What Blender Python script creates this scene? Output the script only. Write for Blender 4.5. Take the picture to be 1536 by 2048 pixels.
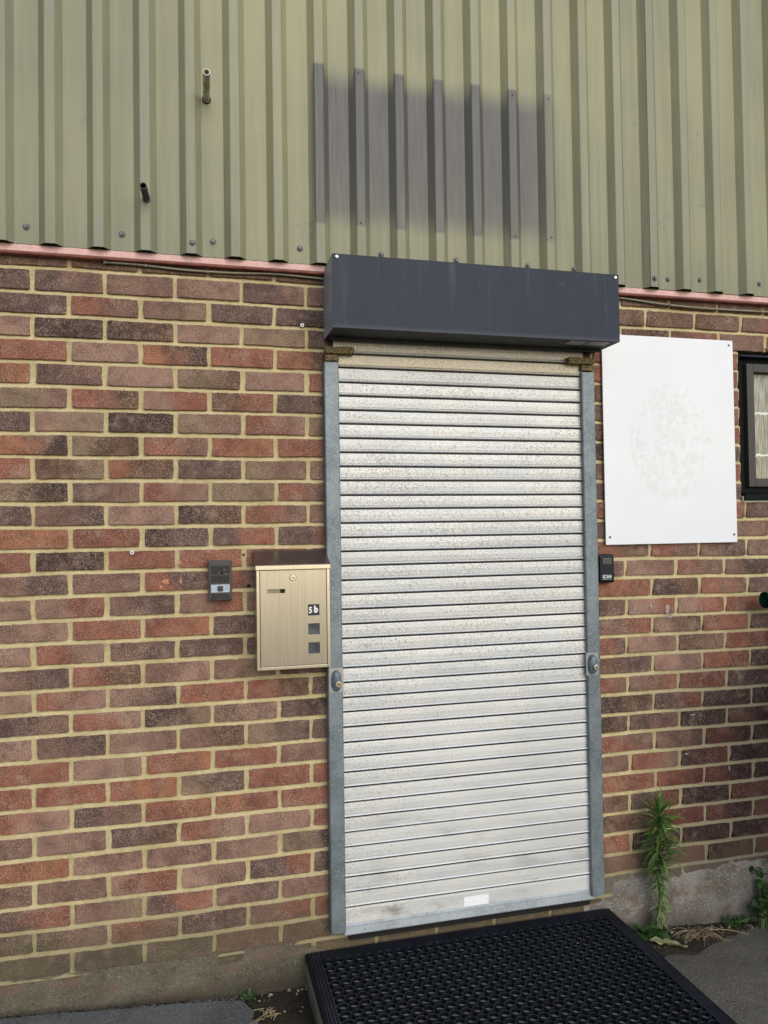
import bpy, bmesh, math, random
from mathutils import Vector, Matrix, noise
R = math.radians
for o in list(bpy.data.objects): bpy.data.objects.remove(o, do_unlink=True)
S = bpy.context.scene; COL = S.collection
random.seed(7)

# ------------------------------------------------------------ camera
YAW, PIT, ROL = 0.2495, 0.023, -0.0146
cam = bpy.data.cameras.new('camera'); camo = bpy.data.objects.new('camera', cam); COL.objects.link(camo)
f = Vector((math.sin(YAW)*math.cos(PIT), math.cos(YAW)*math.cos(PIT), math.sin(PIT)))
r = Vector((math.cos(YAW), -math.sin(YAW), 0)); u = r.cross(f)
r2 = math.cos(ROL)*r + math.sin(ROL)*u; u2 = -math.sin(ROL)*r + math.cos(ROL)*u
M = Matrix((r2, u2, -f)).transposed().to_4x4(); M.translation = Vector((0.4793, -2.6468, 1.5477))
camo.matrix_world = M
cam.sensor_fit = 'VERTICAL'; cam.sensor_height = 24; cam.lens = 1536.0*24/2048
cam.clip_start = 0.05; cam.clip_end = 400
S.camera = camo
# ------------------------------------------------------------ light
SUN_EL, SUN_AZ = 28.0, 12.0        # azimuth measured from -Y towards +X
w = bpy.data.worlds.new('World'); S.world = w; w.use_nodes = True
nt = w.node_tree; bg = nt.nodes['Background']
sky = nt.nodes.new('ShaderNodeTexSky'); sky.sky_type = 'NISHITA'; sky.sun_disc = False
sky.sun_elevation = R(SUN_EL); sky.sun_rotation = R(180 - SUN_AZ)
sky.air_density = 1.0; sky.dust_density = 1.0; sky.ozone_density = 1.0
nt.links.new(sky.outputs[0], bg.inputs[0]); bg.inputs[1].default_value = 0.11
sl = bpy.data.lights.new('sun', 'SUN'); so = bpy.data.objects.new('sun', sl); COL.objects.link(so)
sl.energy = 1.60; sl.angle = R(58); sl.color = (1.0, 0.965, 0.91)
sd = Vector((math.sin(R(SUN_AZ))*math.cos(R(SUN_EL)), -math.cos(R(SUN_AZ))*math.cos(R(SUN_EL)), math.sin(R(SUN_EL))))
so.rotation_euler = sd.to_track_quat('Z', 'Y').to_euler(); so.location = sd*20
S.view_settings.view_transform = 'Standard'; S.view_settings.look = 'None'
S.view_settings.exposure = 0.27; S.view_settings.gamma = 1.0
S.render.engine = 'CYCLES'
S.cycles.max_bounces = 6; S.cycles.diffuse_bounces = 3; S.cycles.glossy_bounces = 3

# ------------------------------------------------------------ node helpers
class NT:
    def __init__(s, name):
        s.m = bpy.data.materials.new(name); s.m.use_nodes = True
        s.t = s.m.node_tree; s.b = s.t.nodes['Principled BSDF']; s.co = None
    def n(s, typ, **kw):
        nd = s.t.nodes.new(typ)
        for k, v in kw.items():
            if k in nd.inputs: s.set(nd.inputs[k], v)
            else: setattr(nd, k, v)
        return nd
    def set(s, inp, v):
        if hasattr(v, 'bl_idname') or isinstance(v, bpy.types.NodeSocket): s.t.links.new(v, inp)
        else:
            if isinstance(v, tuple) and len(v) == 3 and inp.type == 'RGBA': v = (*v, 1)
            inp.default_value = v
    def obj(s):
        if s.co is None: s.co = s.n('ShaderNodeTexCoord').outputs['Object']
        return s.co
    def map(s, scale=(1,1,1), loc=(0,0,0), src=None):
        nd = s.n('ShaderNodeMapping'); s.set(nd.inputs[0], src or s.obj())
        nd.inputs['Scale'].default_value = scale; nd.inputs['Location'].default_value = loc
        return nd.outputs[0]
    def noise(s, scale, detail=3, rough=.55, vec=None, dist=0):
        nd = s.n('ShaderNodeTexNoise'); s.set(nd.inputs['Vector'], vec or s.obj())
        nd.inputs['Scale'].default_value = scale; nd.inputs['Detail'].default_value = detail
        nd.inputs['Roughness'].default_value = rough; nd.inputs['Distortion'].default_value = dist
        return nd.outputs['Fac']
    def vor(s, scale, vec=None, feature='F1', out='Distance'):
        nd = s.n('ShaderNodeTexVoronoi'); nd.feature = feature
        s.set(nd.inputs['Vector'], vec or s.obj()); nd.inputs['Scale'].default_value = scale
        return nd.outputs[out]
    def ramp(s, v, a, b, lo=0.0, hi=1.0):
        nd = s.n('ShaderNodeMapRange'); nd.interpolation_type = 'SMOOTHSTEP'
        s.set(nd.inputs['Value'], v)
        for k, x in zip(('From Min','From Max','To Min','To Max'), (a, b, lo, hi)): s.set(nd.inputs[k], x)
        return nd.outputs['Result']
    def math(s, op, a, b=0.0, c=None):
        nd = s.n('ShaderNodeMath'); nd.operation = op; s.set(nd.inputs[0], a); s.set(nd.inputs[1], b)
        if c is not None: s.set(nd.inputs[2], c)
        return nd.outputs[0]
    def mix(s, fac, a, b, mode='MIX'):
        nd = s.n('ShaderNodeMix'); nd.data_type = 'RGBA'; nd.blend_type = mode
        s.set(nd.inputs[0], fac); s.set(nd.inputs[6], a); s.set(nd.inputs[7], b)
        return nd.outputs[2]
    def xyz(s):
        nd = s.n('ShaderNodeSeparateXYZ'); s.set(nd.inputs[0], s.obj()); return nd.outputs
    def bump(s, h, strength=.5, dist=.002):
        nd = s.n('ShaderNodeBump'); s.set(nd.inputs['Height'], h)
        nd.inputs['Strength'].default_value = strength; nd.inputs['Distance'].default_value = dist
        s.t.links.new(nd.outputs[0], s.b.inputs['Normal']); return nd
    def done(s, color, rough=.8, metal=0.0, spec=None):
        s.set(s.b.inputs['Base Color'], color); s.set(s.b.inputs['Roughness'], rough); s.set(s.b.inputs['Metallic'], metal)
        if spec is not None: s.b.inputs['Specular IOR Level'].default_value = spec
        return s.m

def simple(name, col, rough=.6, metal=0.0, var=.15, scale=40, bump=.1, bscale=300, spec=None):
    n = NT(name)
    a = n.noise(scale, 4)
    c = n.mix(n.ramp(a, .3, .7), tuple(x*(1-var) for x in col), tuple(min(1, x*(1+var)) for x in col))
    if bump: n.bump(n.noise(bscale, 2), bump, .001)
    return n.done(c, rough, metal, spec)

# ---- brick
def mat_brick():
    n = NT('brick')
    at = n.n('ShaderNodeVertexColor'); at.layer_name = 'col'; c = at.outputs[0]
    c = n.mix(n.ramp(n.noise(14, 4, .6, None, .6), .38, .68, 0, .62), c, n.mix(1.0, c, (.40,.36,.39), 'MULTIPLY'))
    c = n.mix(n.ramp(n.noise(17, 4, .6, n.map((1,1,1), (5,2,1))), .52, .70, 0, .5), c, (.34,.235,.175))
    c = n.mix(n.ramp(n.noise(55, 4, .6), .45, .72, 0, .45), c, (.25,.155,.125))
    pit = n.noise(210, 2.5, .8)
    amt = n.ramp(n.noise(9, 3), .35, .68, .25, .8)
    c = n.mix(n.math('MULTIPLY', n.ramp(pit, .50, .66), amt), c, (.43,.335,.24))
    c = n.mix(n.ramp(pit, .48, .34, 0, .60), c, (.045,.025,.022))
    c = n.mix(n.ramp(n.noise(120, 3, .6), .68, .78, 0, .35), c, (.5,.45,.36))
    z = n.xyz()[2]
    damp = n.math('ADD', z, n.math('MULTIPLY', n.noise(6, 3), .16))
    low_right_shade = n.math('MULTIPLY', n.ramp(n.xyz()[0], 2.1, 2.5), n.ramp(n.math('ADD', z, n.math('MULTIPLY', n.noise(3, 3), .3)), 1.15, .85))
    c = n.mix(n.math('MULTIPLY', low_right_shade, .80), c, n.mix(1.0, c, (.40,.33,.36), 'MULTIPLY'))  # shade low on the right, put into the brick colour
    c = n.mix(n.ramp(damp, .42, .26, 0, .55), c, (.085,.07,.042))
    n.bump(n.math('ADD', n.noise(260, 4, .7), n.math('MULTIPLY', n.noise(50, 3), .8)), .55, .0022)
    return n.done(c, .88, 0, .3)
def mat_mortar():
    n = NT('mortar')
    c = n.mix(n.ramp(n.noise(9, 4), .3, .7), (.47,.385,.195), (.63,.525,.29))
    c = n.mix(n.ramp(n.noise(60, 4, .7), .45, .7, 0, .5), c, (.68,.62,.43))
    c = n.mix(n.ramp(n.noise(300, 2, .6), .58, .7, 0, .4), c, (.28,.23,.12))
    X = n.xyz(); z = X[2]
    damp = n.math('ADD', z, n.math('MULTIPLY', n.noise(5, 3), .22))
    c = n.mix(n.ramp(damp, .55, .28, 0, .6), c, (.16,.145,.085))
    # greyer, darker pointing on the right-hand side low down
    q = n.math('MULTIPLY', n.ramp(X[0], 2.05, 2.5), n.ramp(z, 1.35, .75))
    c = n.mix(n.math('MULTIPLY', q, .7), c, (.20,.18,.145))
    c = n.mix(n.ramp(n.noise(1, 4, .7, n.map((25, 1, 70))), .60, .72, 0, .45), c, (.30,.27,.15))
    n.bump(n.math('ADD', n.noise(180, 4, .7), n.noise(40, 3)), .9, .004)
    return n.done(c, .92, 0, .2)
# ---- cladding
def mat_clad():
    n = NT('olive_coated_steel')
    X = n.xyz()
    streak = n.noise(1, 4, .6, n.map((38, 8, 1.3)))
    fine = n.noise(1, 3, .6, n.map((260, 60, 6)))
    big = n.noise(1.7, 3, .5)
    c = n.mix(n.ramp(big, .35, .7), (.215,.214,.128), (.285,.276,.158))
    c = n.mix(n.ramp(streak, .42, .68, 0, .45), c, (.31,.315,.185))
    c = n.mix(n.ramp(streak, .42, .28, 0, .25), c, (.20,.19,.125))
    c = n.mix(n.ramp(fine, .45, .7, 0, .22), c, (.40,.36,.22))
    scuff = n.math('MULTIPLY', n.ramp(n.noise(7, 5, .7, n.map((1.4,1,.5))), .60, .68), n.ramp(n.noise(50, 3, .7), .45, .6))
    c = n.mix(n.math('MULTIPLY', n.ramp(X[0], .9, -.1), .35), c, (.20,.20,.145))
    c = n.mix(n.math('MULTIPLY', scuff, .7), c, (.165,.18,.17))
    c = n.mix(n.math('MULTIPLY', n.ramp(n.noise(1, 3, .5, n.map((1.1, 1, .9), (.4, 0, 2.1))), .48, .66), .45), c, (.38,.355,.19))
    fl = n.ramp(n.noise(330, 2, .6), .70, .74, 0, .5); c = n.mix(fl, c, (.40,.40,.33))
    # crowns rubbed greyer
    crown = n.ramp(X[1], -.053, -.058)
    c = n.mix(n.math('MULTIPLY', crown, n.ramp(n.noise(1, 4, .6, n.map((8, 1, 2.5))), .35, .65, .15, .5)), c, (.245,.255,.19))
    # paint kept darker where an old sign once covered it: crisp on the ribs it touched, soft in the pans
    wob = n.math('MULTIPLY', n.math('SUBTRACT', n.noise(5, 3), .5), .05)
    wc = n.math('MULTIPLY', wob, n.math('SUBTRACT', 1.0, crown))
    soft = n.math('MULTIPLY_ADD', crown, -.049, .056)
    inset = n.math('MULTIPLY_ADD', crown, -.029, .035)
    zz = n.math('ADD', X[2], wc); xx = n.math('ADD', X[0], wc)
    def edge(v, at, sgn):
        lo = n.math('ADD', n.math('MULTIPLY', n.math('SUBTRACT', v, at), sgn), n.math('MULTIPLY', inset, -1))
        return n.ramp(n.math('DIVIDE', lo, soft), -1.0, 1.0)
    g = n.math('MULTIPLY', edge(zz, 2.60, 1.0), edge(zz, 3.168, -1.0))
    left = n.ramp(X[0], .895, .915)
    right = n.ramp(xx, 1.90, 1.70, .0, 1.0)
    right = n.math('MAXIMUM', right, n.math('MULTIPLY', crown, n.ramp(X[0], 1.84, 1.83, 0, .45)))
    g = n.math('MULTIPLY', g, n.math('MULTIPLY', left, right))
    fade = n.ramp(X[2], 2.58, 2.90, .85, 1.0)
    c = n.mix(n.math('MULTIPLY', n.math('MULTIPLY', g, fade), .97), c, (.098,.095,.089))
    # grime low on the sheet
    c = n.mix(n.ramp(n.math('ADD', X[2], n.math('MULTIPLY', streak, .25)), 2.85, 2.55, 0, .35), c, (.16,.165,.105))
    n.bump(n.math('ADD', n.math('MULTIPLY', big, 1.0), n.math('MULTIPLY', fine, .15)), .35, .003)
    return n.done(c, n.ramp(fine, .3, .7, .42, .58), 0, .45)
# ---- galvanised
def mat_galv(name='galvanised', a=(.125,.155,.172), b=(.245,.285,.30), rough=.5):
    n = NT(name)
    sp = n.vor(150, out='Color'); bw = n.n('ShaderNodeRGBToBW'); n.set(bw.inputs[0], sp)
    c = n.mix(n.ramp(bw.outputs[0], .2, .95), a, tuple((p+q)/2 for p, q in zip(a, b)))
    c = n.mix(n.ramp(n.noise(12, 4), .35, .7, 0, .6), c, b)
    c = n.mix(n.ramp(n.noise(160, 3, .7), .58, .68, 0, .7), c, (.34,.385,.395))
    c = n.mix(n.ramp(n.vor(75, n.map((1,1,.8))), .22, .12, 0, .55), c, (.36,.41,.43))
    c = n.mix(n.ramp(n.noise(70, 3, .7), .66, .74, 0, .5), c, (.10,.105,.10))
    n.bump(n.noise(200, 2), .15, .001)
    return n.done(c, rough, .35)
def mat_slat():
    n = NT('shutter_aluminium')
    X = n.xyz(); z = X[2]
    c = n.mix(n.ramp(n.noise(1, 4, .6, n.map((2, 1, 14))), .3, .7), (.57,.58,.57), (.68,.685,.665))
    c = n.mix(n.ramp(n.noise(3, 3), .45, .7, 0, .5), c, (.76,.73,.66))
    c = n.mix(n.math('MULTIPLY', n.math('MULTIPLY', n.ramp(z, 2.108, 2.118), n.ramp(z, 2.175, 2.16, .6, 1)), .62), c, (.64,.52,.31))  # warm reflection on the uppermost slat, painted into its colour
    c = n.mix(n.math('MULTIPLY', n.ramp(X[1], -.0318, -.0330), .7), c, (.60,.65,.68))
    spots = n.noise(215, 2.0, .6)
    dens = n.math('ADD', n.ramp(z, .35, 1.4, -.13, .004), n.math('MULTIPLY', n.ramp(X[0], 1.45, 1.0), n.ramp(z, .35, 1.2, .10, .012)))
    dens = n.math('ADD', dens, n.math('MULTIPLY', n.math('SUBTRACT', n.noise(6, 3), .5), .09))
    m = n.ramp(n.math('ADD', spots, dens), .53, .60)
    c = n.mix(n.math('MULTIPLY', m, n.ramp(n.noise(5, 4), .35, .65, .35, .62)), c, (.19,.16,.125))
    # grey smears near the foot
    sm = n.math('MULTIPLY', n.ramp(n.noise(1, 5, .65, n.map((5, 1, 16))), .52, .7), n.ramp(z, .95, .3, 0, .65))
    c = n.mix(sm, c, (.40,.40,.38))
    d = n.math('ADD', n.math('ABSOLUTE', n.math('SUBTRACT', X[0], 1.165)), n.math('MULTIPLY', n.math('ABSOLUTE', n.math('SUBTRACT', z, .226)), 1.6))
    c = n.mix(n.math('MULTIPLY', n.ramp(n.math('ADD', d, n.math('MULTIPLY', n.noise(60, 4, .7), .12)), .12, .055), .6), c, (.14,.13,.10))
    n.bump(n.math('ADD', n.math('MULTIPLY', n.noise(5, 3), .8), n.math('MULTIPLY', m, -.1)), .25, .004)
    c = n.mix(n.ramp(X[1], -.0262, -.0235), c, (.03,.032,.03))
    return n.done(c, .40, .10)
def mat_render(name, base, lite, dark, brick=False):
    n = NT(name)
    c = n.mix(n.ramp(n.noise(7, 5, .65), .35, .68), base, lite)
    c = n.mix(n.ramp(n.noise(28, 5, .7), .5, .72, 0, .6), c, dark)
    c = n.mix(n.ramp(n.noise(150, 3, .8), .52, .66, 0, .65), c, tuple(min(1, 1.6*x) for x in lite))
    c = n.mix(n.ramp(n.noise(110, 3, .8, n.map((1,1,1), (9,1,2))), .54, .68, 0, .6), c, tuple(.5*x for x in dark))
    c = n.mix(n.ramp(n.noise(200, 3, .7, n.map((1,1,1), (3,1,4))), .58, .72, 0, .6), c, tuple(.4*x for x in dark))
    if brick:
        c = n.mix(n.ramp(n.noise(8, 3, .6, n.map((1, 1, 2.2), (1.3, 0, .4))), .54, .62, 0, .6), c, (.15,.095,.07))
    zz = n.math('ADD', n.xyz()[2], n.math('MULTIPLY', n.noise(16, 4), .06))
    c = n.mix(n.ramp(zz, .11, .05, 0, .55), c, dark)
    n.bump(n.math('ADD', n.noise(22, 5, .7), n.math('MULTIPLY', n.noise(220, 3, .7), .35)), .8, .006)
    return n.done(c, .93, 0, .2)
def mat_ground(name, base, lite, dark, scale=1.0):
    n = NT(name)
    X = n.xyz()
    c = n.mix(n.ramp(n.noise(2.2*scale, 5, .6), .35, .7), base, lite)
    c = n.mix(n.ramp(n.noise(190, 3, .8), .52, .68, 0, .65), c, tuple(min(1, 2.3*x) for x in lite))
    c = n.mix(n.ramp(n.noise(150, 3, .8, n.map((1,1,1), (4,7,1))), .54, .68, 0, .75), c, tuple(.35*x for x in dark))
    c = n.mix(n.ramp(n.noise(11, 5, .7), .55, .72, 0, .5), c, dark)
    c = n.mix(n.ramp(n.vor(28, feature='F1'), .035, .02, 0, .8), c, (.30,.29,.26))
    n.bump(n.math('ADD', n.noise(150, 4, .75), n.math('MULTIPLY', n.noise(14, 4), .9)), .9, .006)
    return n.done(c, .93, 0, .2)
def mat_leaf(name, a, b, tr=.25):
    n = NT(name)
    g = n.n('ShaderNodeVertexColor'); g.layer_name = 'col'
    c = n.mix(n.ramp(n.noise(45, 3), .3, .7), a, b)
    c = n.mix(1.0, c, g.outputs[0], 'MULTIPLY')
    n.b.inputs['Transmission Weight'].default_value = 0
    n.b.inputs['Subsurface Weight'].default_value = 0
    m = n.done(c, .55, 0, .35)
    tn = n.n('ShaderNodeBsdfTranslucent'); n.set(tn.inputs[0], c)
    mx = n.n('ShaderNodeMixShader'); mx.inputs[0].default_value = tr
    n.t.links.new(n.b.outputs[0], mx.inputs[1]); n.t.links.new(tn.outputs[0], mx.inputs[2])
    n.t.links.new(mx.outputs[0], n.t.nodes['Material Output'].inputs[0])
    return m
def mat_brushed(name, a, b):
    n = NT(name)
    s = n.noise(1, 3, .6, n.map((500, 500, 4)))
    c = n.mix(n.ramp(s, .3, .7), a, b)
    c = n.mix(n.ramp(n.noise(170, 2, .6), .69, .74, 0, .75), c, (.16,.11,.05))
    c = n.mix(n.ramp(n.noise(8, 3), .5, .75, 0, .3), c, (.42,.37,.24))
    n.bump(s, .12, .0006)
    return n.done(c, .30, .80)
def mat_board():
    n = NT('white_board')
    X = n.xyz()
    dx = n.math('DIVIDE', n.math('SUBTRACT', X[0], 2.315), .185); dz = n.math('DIVIDE', n.math('SUBTRACT', X[2], 1.875), .235)
    rr = n.math('SQRT', n.math('ADD', n.math('MULTIPLY', dx, dx), n.math('MULTIPLY', dz, dz)))
    inside = n.ramp(n.math('ADD', rr, n.math('MULTIPLY', n.noise(18, 3), .18)), 1.12, 1.02)
    resid = n.ramp(n.noise(26, 4, .65, n.map((1,1,.6)), 1.2), .46, .56)
    cr = n.ramp(n.vor(20, feature='DISTANCE_TO_EDGE'), .02, .05)
    k = n.math('MULTIPLY', n.math('MULTIPLY', inside, resid), cr)
    c = n.mix(n.ramp(n.noise(3, 3), .35, .65), (.78,.795,.82), (.82,.83,.845))
    c = n.mix(n.math('MULTIPLY', k, .5), c, (.70,.685,.66))
    return n.done(c, .38, 0, .5)
def mat_glass():
    n = NT('obscure_glass')
    s = n.noise(1, 5, .75, n.map((150, 1, 9)), .4)
    big = n.noise(1, 3, .6, n.map((14, 1, 4)))
    c = n.mix(n.ramp(s, .36, .62), (.13,.115,.065), (.50,.47,.35))
    c = n.mix(n.ramp(big, .35, .65, 0, .45), c, (.16,.17,.10))
    z = n.xyz()[2]
    wv = n.math('MULTIPLY', n.math('SUBTRACT', n.noise(60, 3), .5), .02)
    zz = n.math('ADD', z, wv)
    for zc in (2.005, 1.832):
        d = n.math('ABSOLUTE', n.math('SUBTRACT', zz, zc))
        c = n.mix(n.ramp(d, .006, .003), c, (.80,.78,.70))
    n.bump(s, 1.0, .004)
    return n.done(c, .16, 0, .8)

MB_ = {}
def mk():
    D = MB_
    D['brick'] = mat_brick(); D['mortar'] = mat_mortar(); D['clad'] = mat_clad()
    D['galv'] = mat_galv(); D['galv_lt'] = mat_galv('galvanised_end_plate', (.24,.285,.34), (.44,.49,.55), .5)
    D['rail'] = mat_galv('bottom_rail_metal', (.22,.25,.275), (.36,.40,.43), .5)
    D['bare'] = mat_galv('bare_plate', (.30,.30,.28), (.42,.42,.40), .5)
    D['slat'] = mat_slat(); D['board'] = mat_board(); D['glass'] = mat_glass()
    n = NT('anthracite_paint')
    c = n.mix(n.ramp(n.noise(1, 4, .6, n.map((9, 9, 2.0))), .35, .7), (.015,.022,.039), (.021,.029,.048))
    c = n.mix(n.ramp(n.noise(30, 5, .7), .60, .72, 0, .25), c, (.09,.10,.12))
    c = n.mix(n.math('MULTIPLY', n.ramp(n.noise(1, 4, .7, n.map((30, 9, 1.2))), .55, .72), n.ramp(n.xyz()[2], 2.22, 2.46, .1, .5)), c, (.085,.092,.105))
    c = n.mix(n.ramp(n.xyz()[2], 2.232, 2.217, 0, .35), c, (.10,.11,.12))
    c = n.mix(n.ramp(n.xyz()[2], 2.452, 2.458, 0, .5), c, (.02,.022,.025))
    n.bump(n.noise(6, 3), .2, .003)
    D['anth'] = n.done(c, .5, 0, .25)
    D['black_under'] = simple('dark_underside', (.030,.030,.028), .7, 0, .3, 30)
    D['pink'] = simple('pink_primer', (.70,.43,.395), .9, 0, .10, 60, .4, 250)
    D['redox'] = simple('red_oxide_primer', (.26,.085,.06), .7, 0, .3, 40)
    D['foam'] = simple('crumbly_sealant', (.62,.50,.44), .9, 0, .3, 200, 1.0, 400)
    n = NT('aged_foam')
    v = n.noise(160, 4, .8)
    c = n.mix(n.ramp(v, .38, .62), (.06,.038,.015), (.36,.27,.13))
    n.bump(v, 1.0, .006); D['brown'] = n.done(c, .95)
    D['steelbrush'] = mat_brushed('brushed_steel', (.38,.345,.27), (.46,.42,.33))
    D['steeldark'] = mat_brushed('brushed_steel_lid', (.17,.14,.135), (.23,.19,.185))
    D['steeledge'] = mat_brushed('steel_edge', (.50,.46,.35), (.60,.55,.43))
    D['card'] = simple('yellowed_card', (.26,.22,.13), .6, 0, .1, 60, 0)
    D['black'] = simple('black_plastic', (.012,.012,.014), .45, 0, .3, 40)
    D['void'] = simple('dark_void', (.008,.008,.008), .9, 0, .2, 10, 0)
    D['bluewin'] = simple('dark_window_plate', (.055,.07,.075), .25, 0, .5, 30, 0)
    D['bronze'] = simple('brown_grey_plastic', (.062,.055,.052), .6, 0, .15, 40)
    D['labelw'] = simple('pale_blue_label', (.42,.50,.58), .5, 0, .15, 120, 0)
    D['greyink'] = simple('grey_ink', (.20,.24,.30), .6, 0, .1, 40, 0)
    D['white'] = simple('white_lettering', (.80,.80,.80), .5, 0, .06, 60, 0)
    D['navy'] = simple('navy_black_plastic', (.008,.011,.019), .45, 0, .2, 40, spec=.25)
    D['greycover'] = simple('smoked_cover', (.05,.055,.055), .3, 0, .2, 40)
    D['zinc'] = simple('zinc_bolt', (.12,.125,.12), .5, .4, .4, 200)
    D['chrome'] = simple('bright_metal', (.62,.60,.55), .25, .8, .2, 200)
    D['brass'] = simple('worn_brass', (.52,.45,.30), .35, .7, .3, 300)
    D['bluegrey'] = simple('blue_grey_switch', (.125,.165,.195), .42, .1, .2, 60)
    D['upvc'] = simple('brown_black_frame', (.050,.046,.038), .6, 0, .1, 60)
    D['upvc_dk'] = simple('black_frame', (.006,.0065,.008), .7, 0, .3, 60, spec=.15)
    D['flash'] = simple('blue_black_head_trim', (.028,.033,.055), .35, 0, .3, 40)
    D['pipe_w'] = None
    n = NT('rusty_white_pipe')
    z = n.xyz()[2]
    c = n.mix(n.ramp(n.noise(60, 4, .7), .45, .62), (.62,.60,.54), (.42,.25,.06))
    c = n.mix(n.ramp(n.noise(90, 4, .7, n.map((1,1,.5), (2,2,2))), .52, .62, 0, .9), c, (.07,.06,.045))
    D['pipe_w'] = n.done(c, .5)
    D['pipe_k'] = simple('dark_pipe', (.035,.036,.033), .5, .2, .5, 60)
    D['conduit'] = simple('braided_conduit', (.26,.24,.17), .5, .4, .4, 300, 1.0, 500)
    n = NT('black_rubber')
    wear = n.ramp(n.xyz()[2], .1125, .1138)
    c = n.mix(n.math('MULTIPLY', wear, n.ramp(n.noise(14, 4), .3, .7, .35, 1)), (.004,.0055,.010), (.030,.038,.055))
    c = n.mix(n.ramp(n.noise(300, 2, .7), .64, .72, 0, .25), c, (.14,.135,.12))
    n.bump(n.noise(400, 2), .2, .001); D['rubber'] = n.done(c, .55, 0, .25)
    D['rubber_old'] = simple('black_rubber', (.007,.0095,.016), .5, 0, .3, 40, .3, 500, spec=.3)
    D['sticker'] = None
    n = NT('worn_sticker')
    c = n.mix(n.ramp(n.noise(170, 3, .7, n.map((1,1,1.6))), .52, .64, 0, .3), (.90,.91,.94), (.45,.47,.52))
    D['sticker'] = n.done(c, .5)
    D['greysticker'] = simple('grey_sticker', (.28,.29,.30), .5, 0, .1, 60, 0)
    D['plinth'] = mat_render('cement_wash', (.098,.085,.058), (.155,.14,.10), (.045,.038,.028), True)
    D['plinth_r'] = mat_render('pale_cement_wash', (.135,.122,.102), (.30,.285,.26), (.10,.085,.07), True)
    D['step'] = mat_render('weathered_step', (.20,.19,.16), (.33,.31,.27), (.06,.05,.035))
    D['ground'] = mat_ground('old_concrete', (.125,.118,.103), (.185,.175,.155), (.065,.06,.052))
    D['slab'] = mat_ground('slab_concrete', (.10,.105,.105), (.16,.165,.16), (.055,.06,.06), 1.5)
    D['soil'] = mat_ground('soil', (.030,.025,.018), (.06,.05,.037), (.014,.012,.009), 4)
    D['crumb'] = simple('litter_crumbs', (.26,.23,.17), .9, 0, .7, 25, 0)
    D['weed'] = mat_leaf('weed_leaf', (.085,.165,.042), (.15,.26,.075))
    D['weed2'] = mat_leaf('dark_weed_leaf', (.032,.085,.024), (.062,.14,.036))
    D['straw'] = mat_leaf('dry_stalk', (.30,.235,.155), (.44,.36,.25), .1)
    D['stem'] = simple('green_stem', (.10,.16,.05), .6, 0, .2, 60, 0)
    D['deadleaf'] = mat_leaf('faded_leaf', (.20,.20,.09), (.38,.38,.20), .1)
    D['chip'] = simple('fresh_brick_chip', (.52,.215,.12), .9, 0, .15, 90)
    D['binG'] = simple('green_plastic', (.008,.075,.045), .35, 0, .3, 20, .2, 100)
    D['plaster'] = simple('splash_mark', (.34,.29,.26), .9, 0, .3, 120)
mk()

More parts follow.
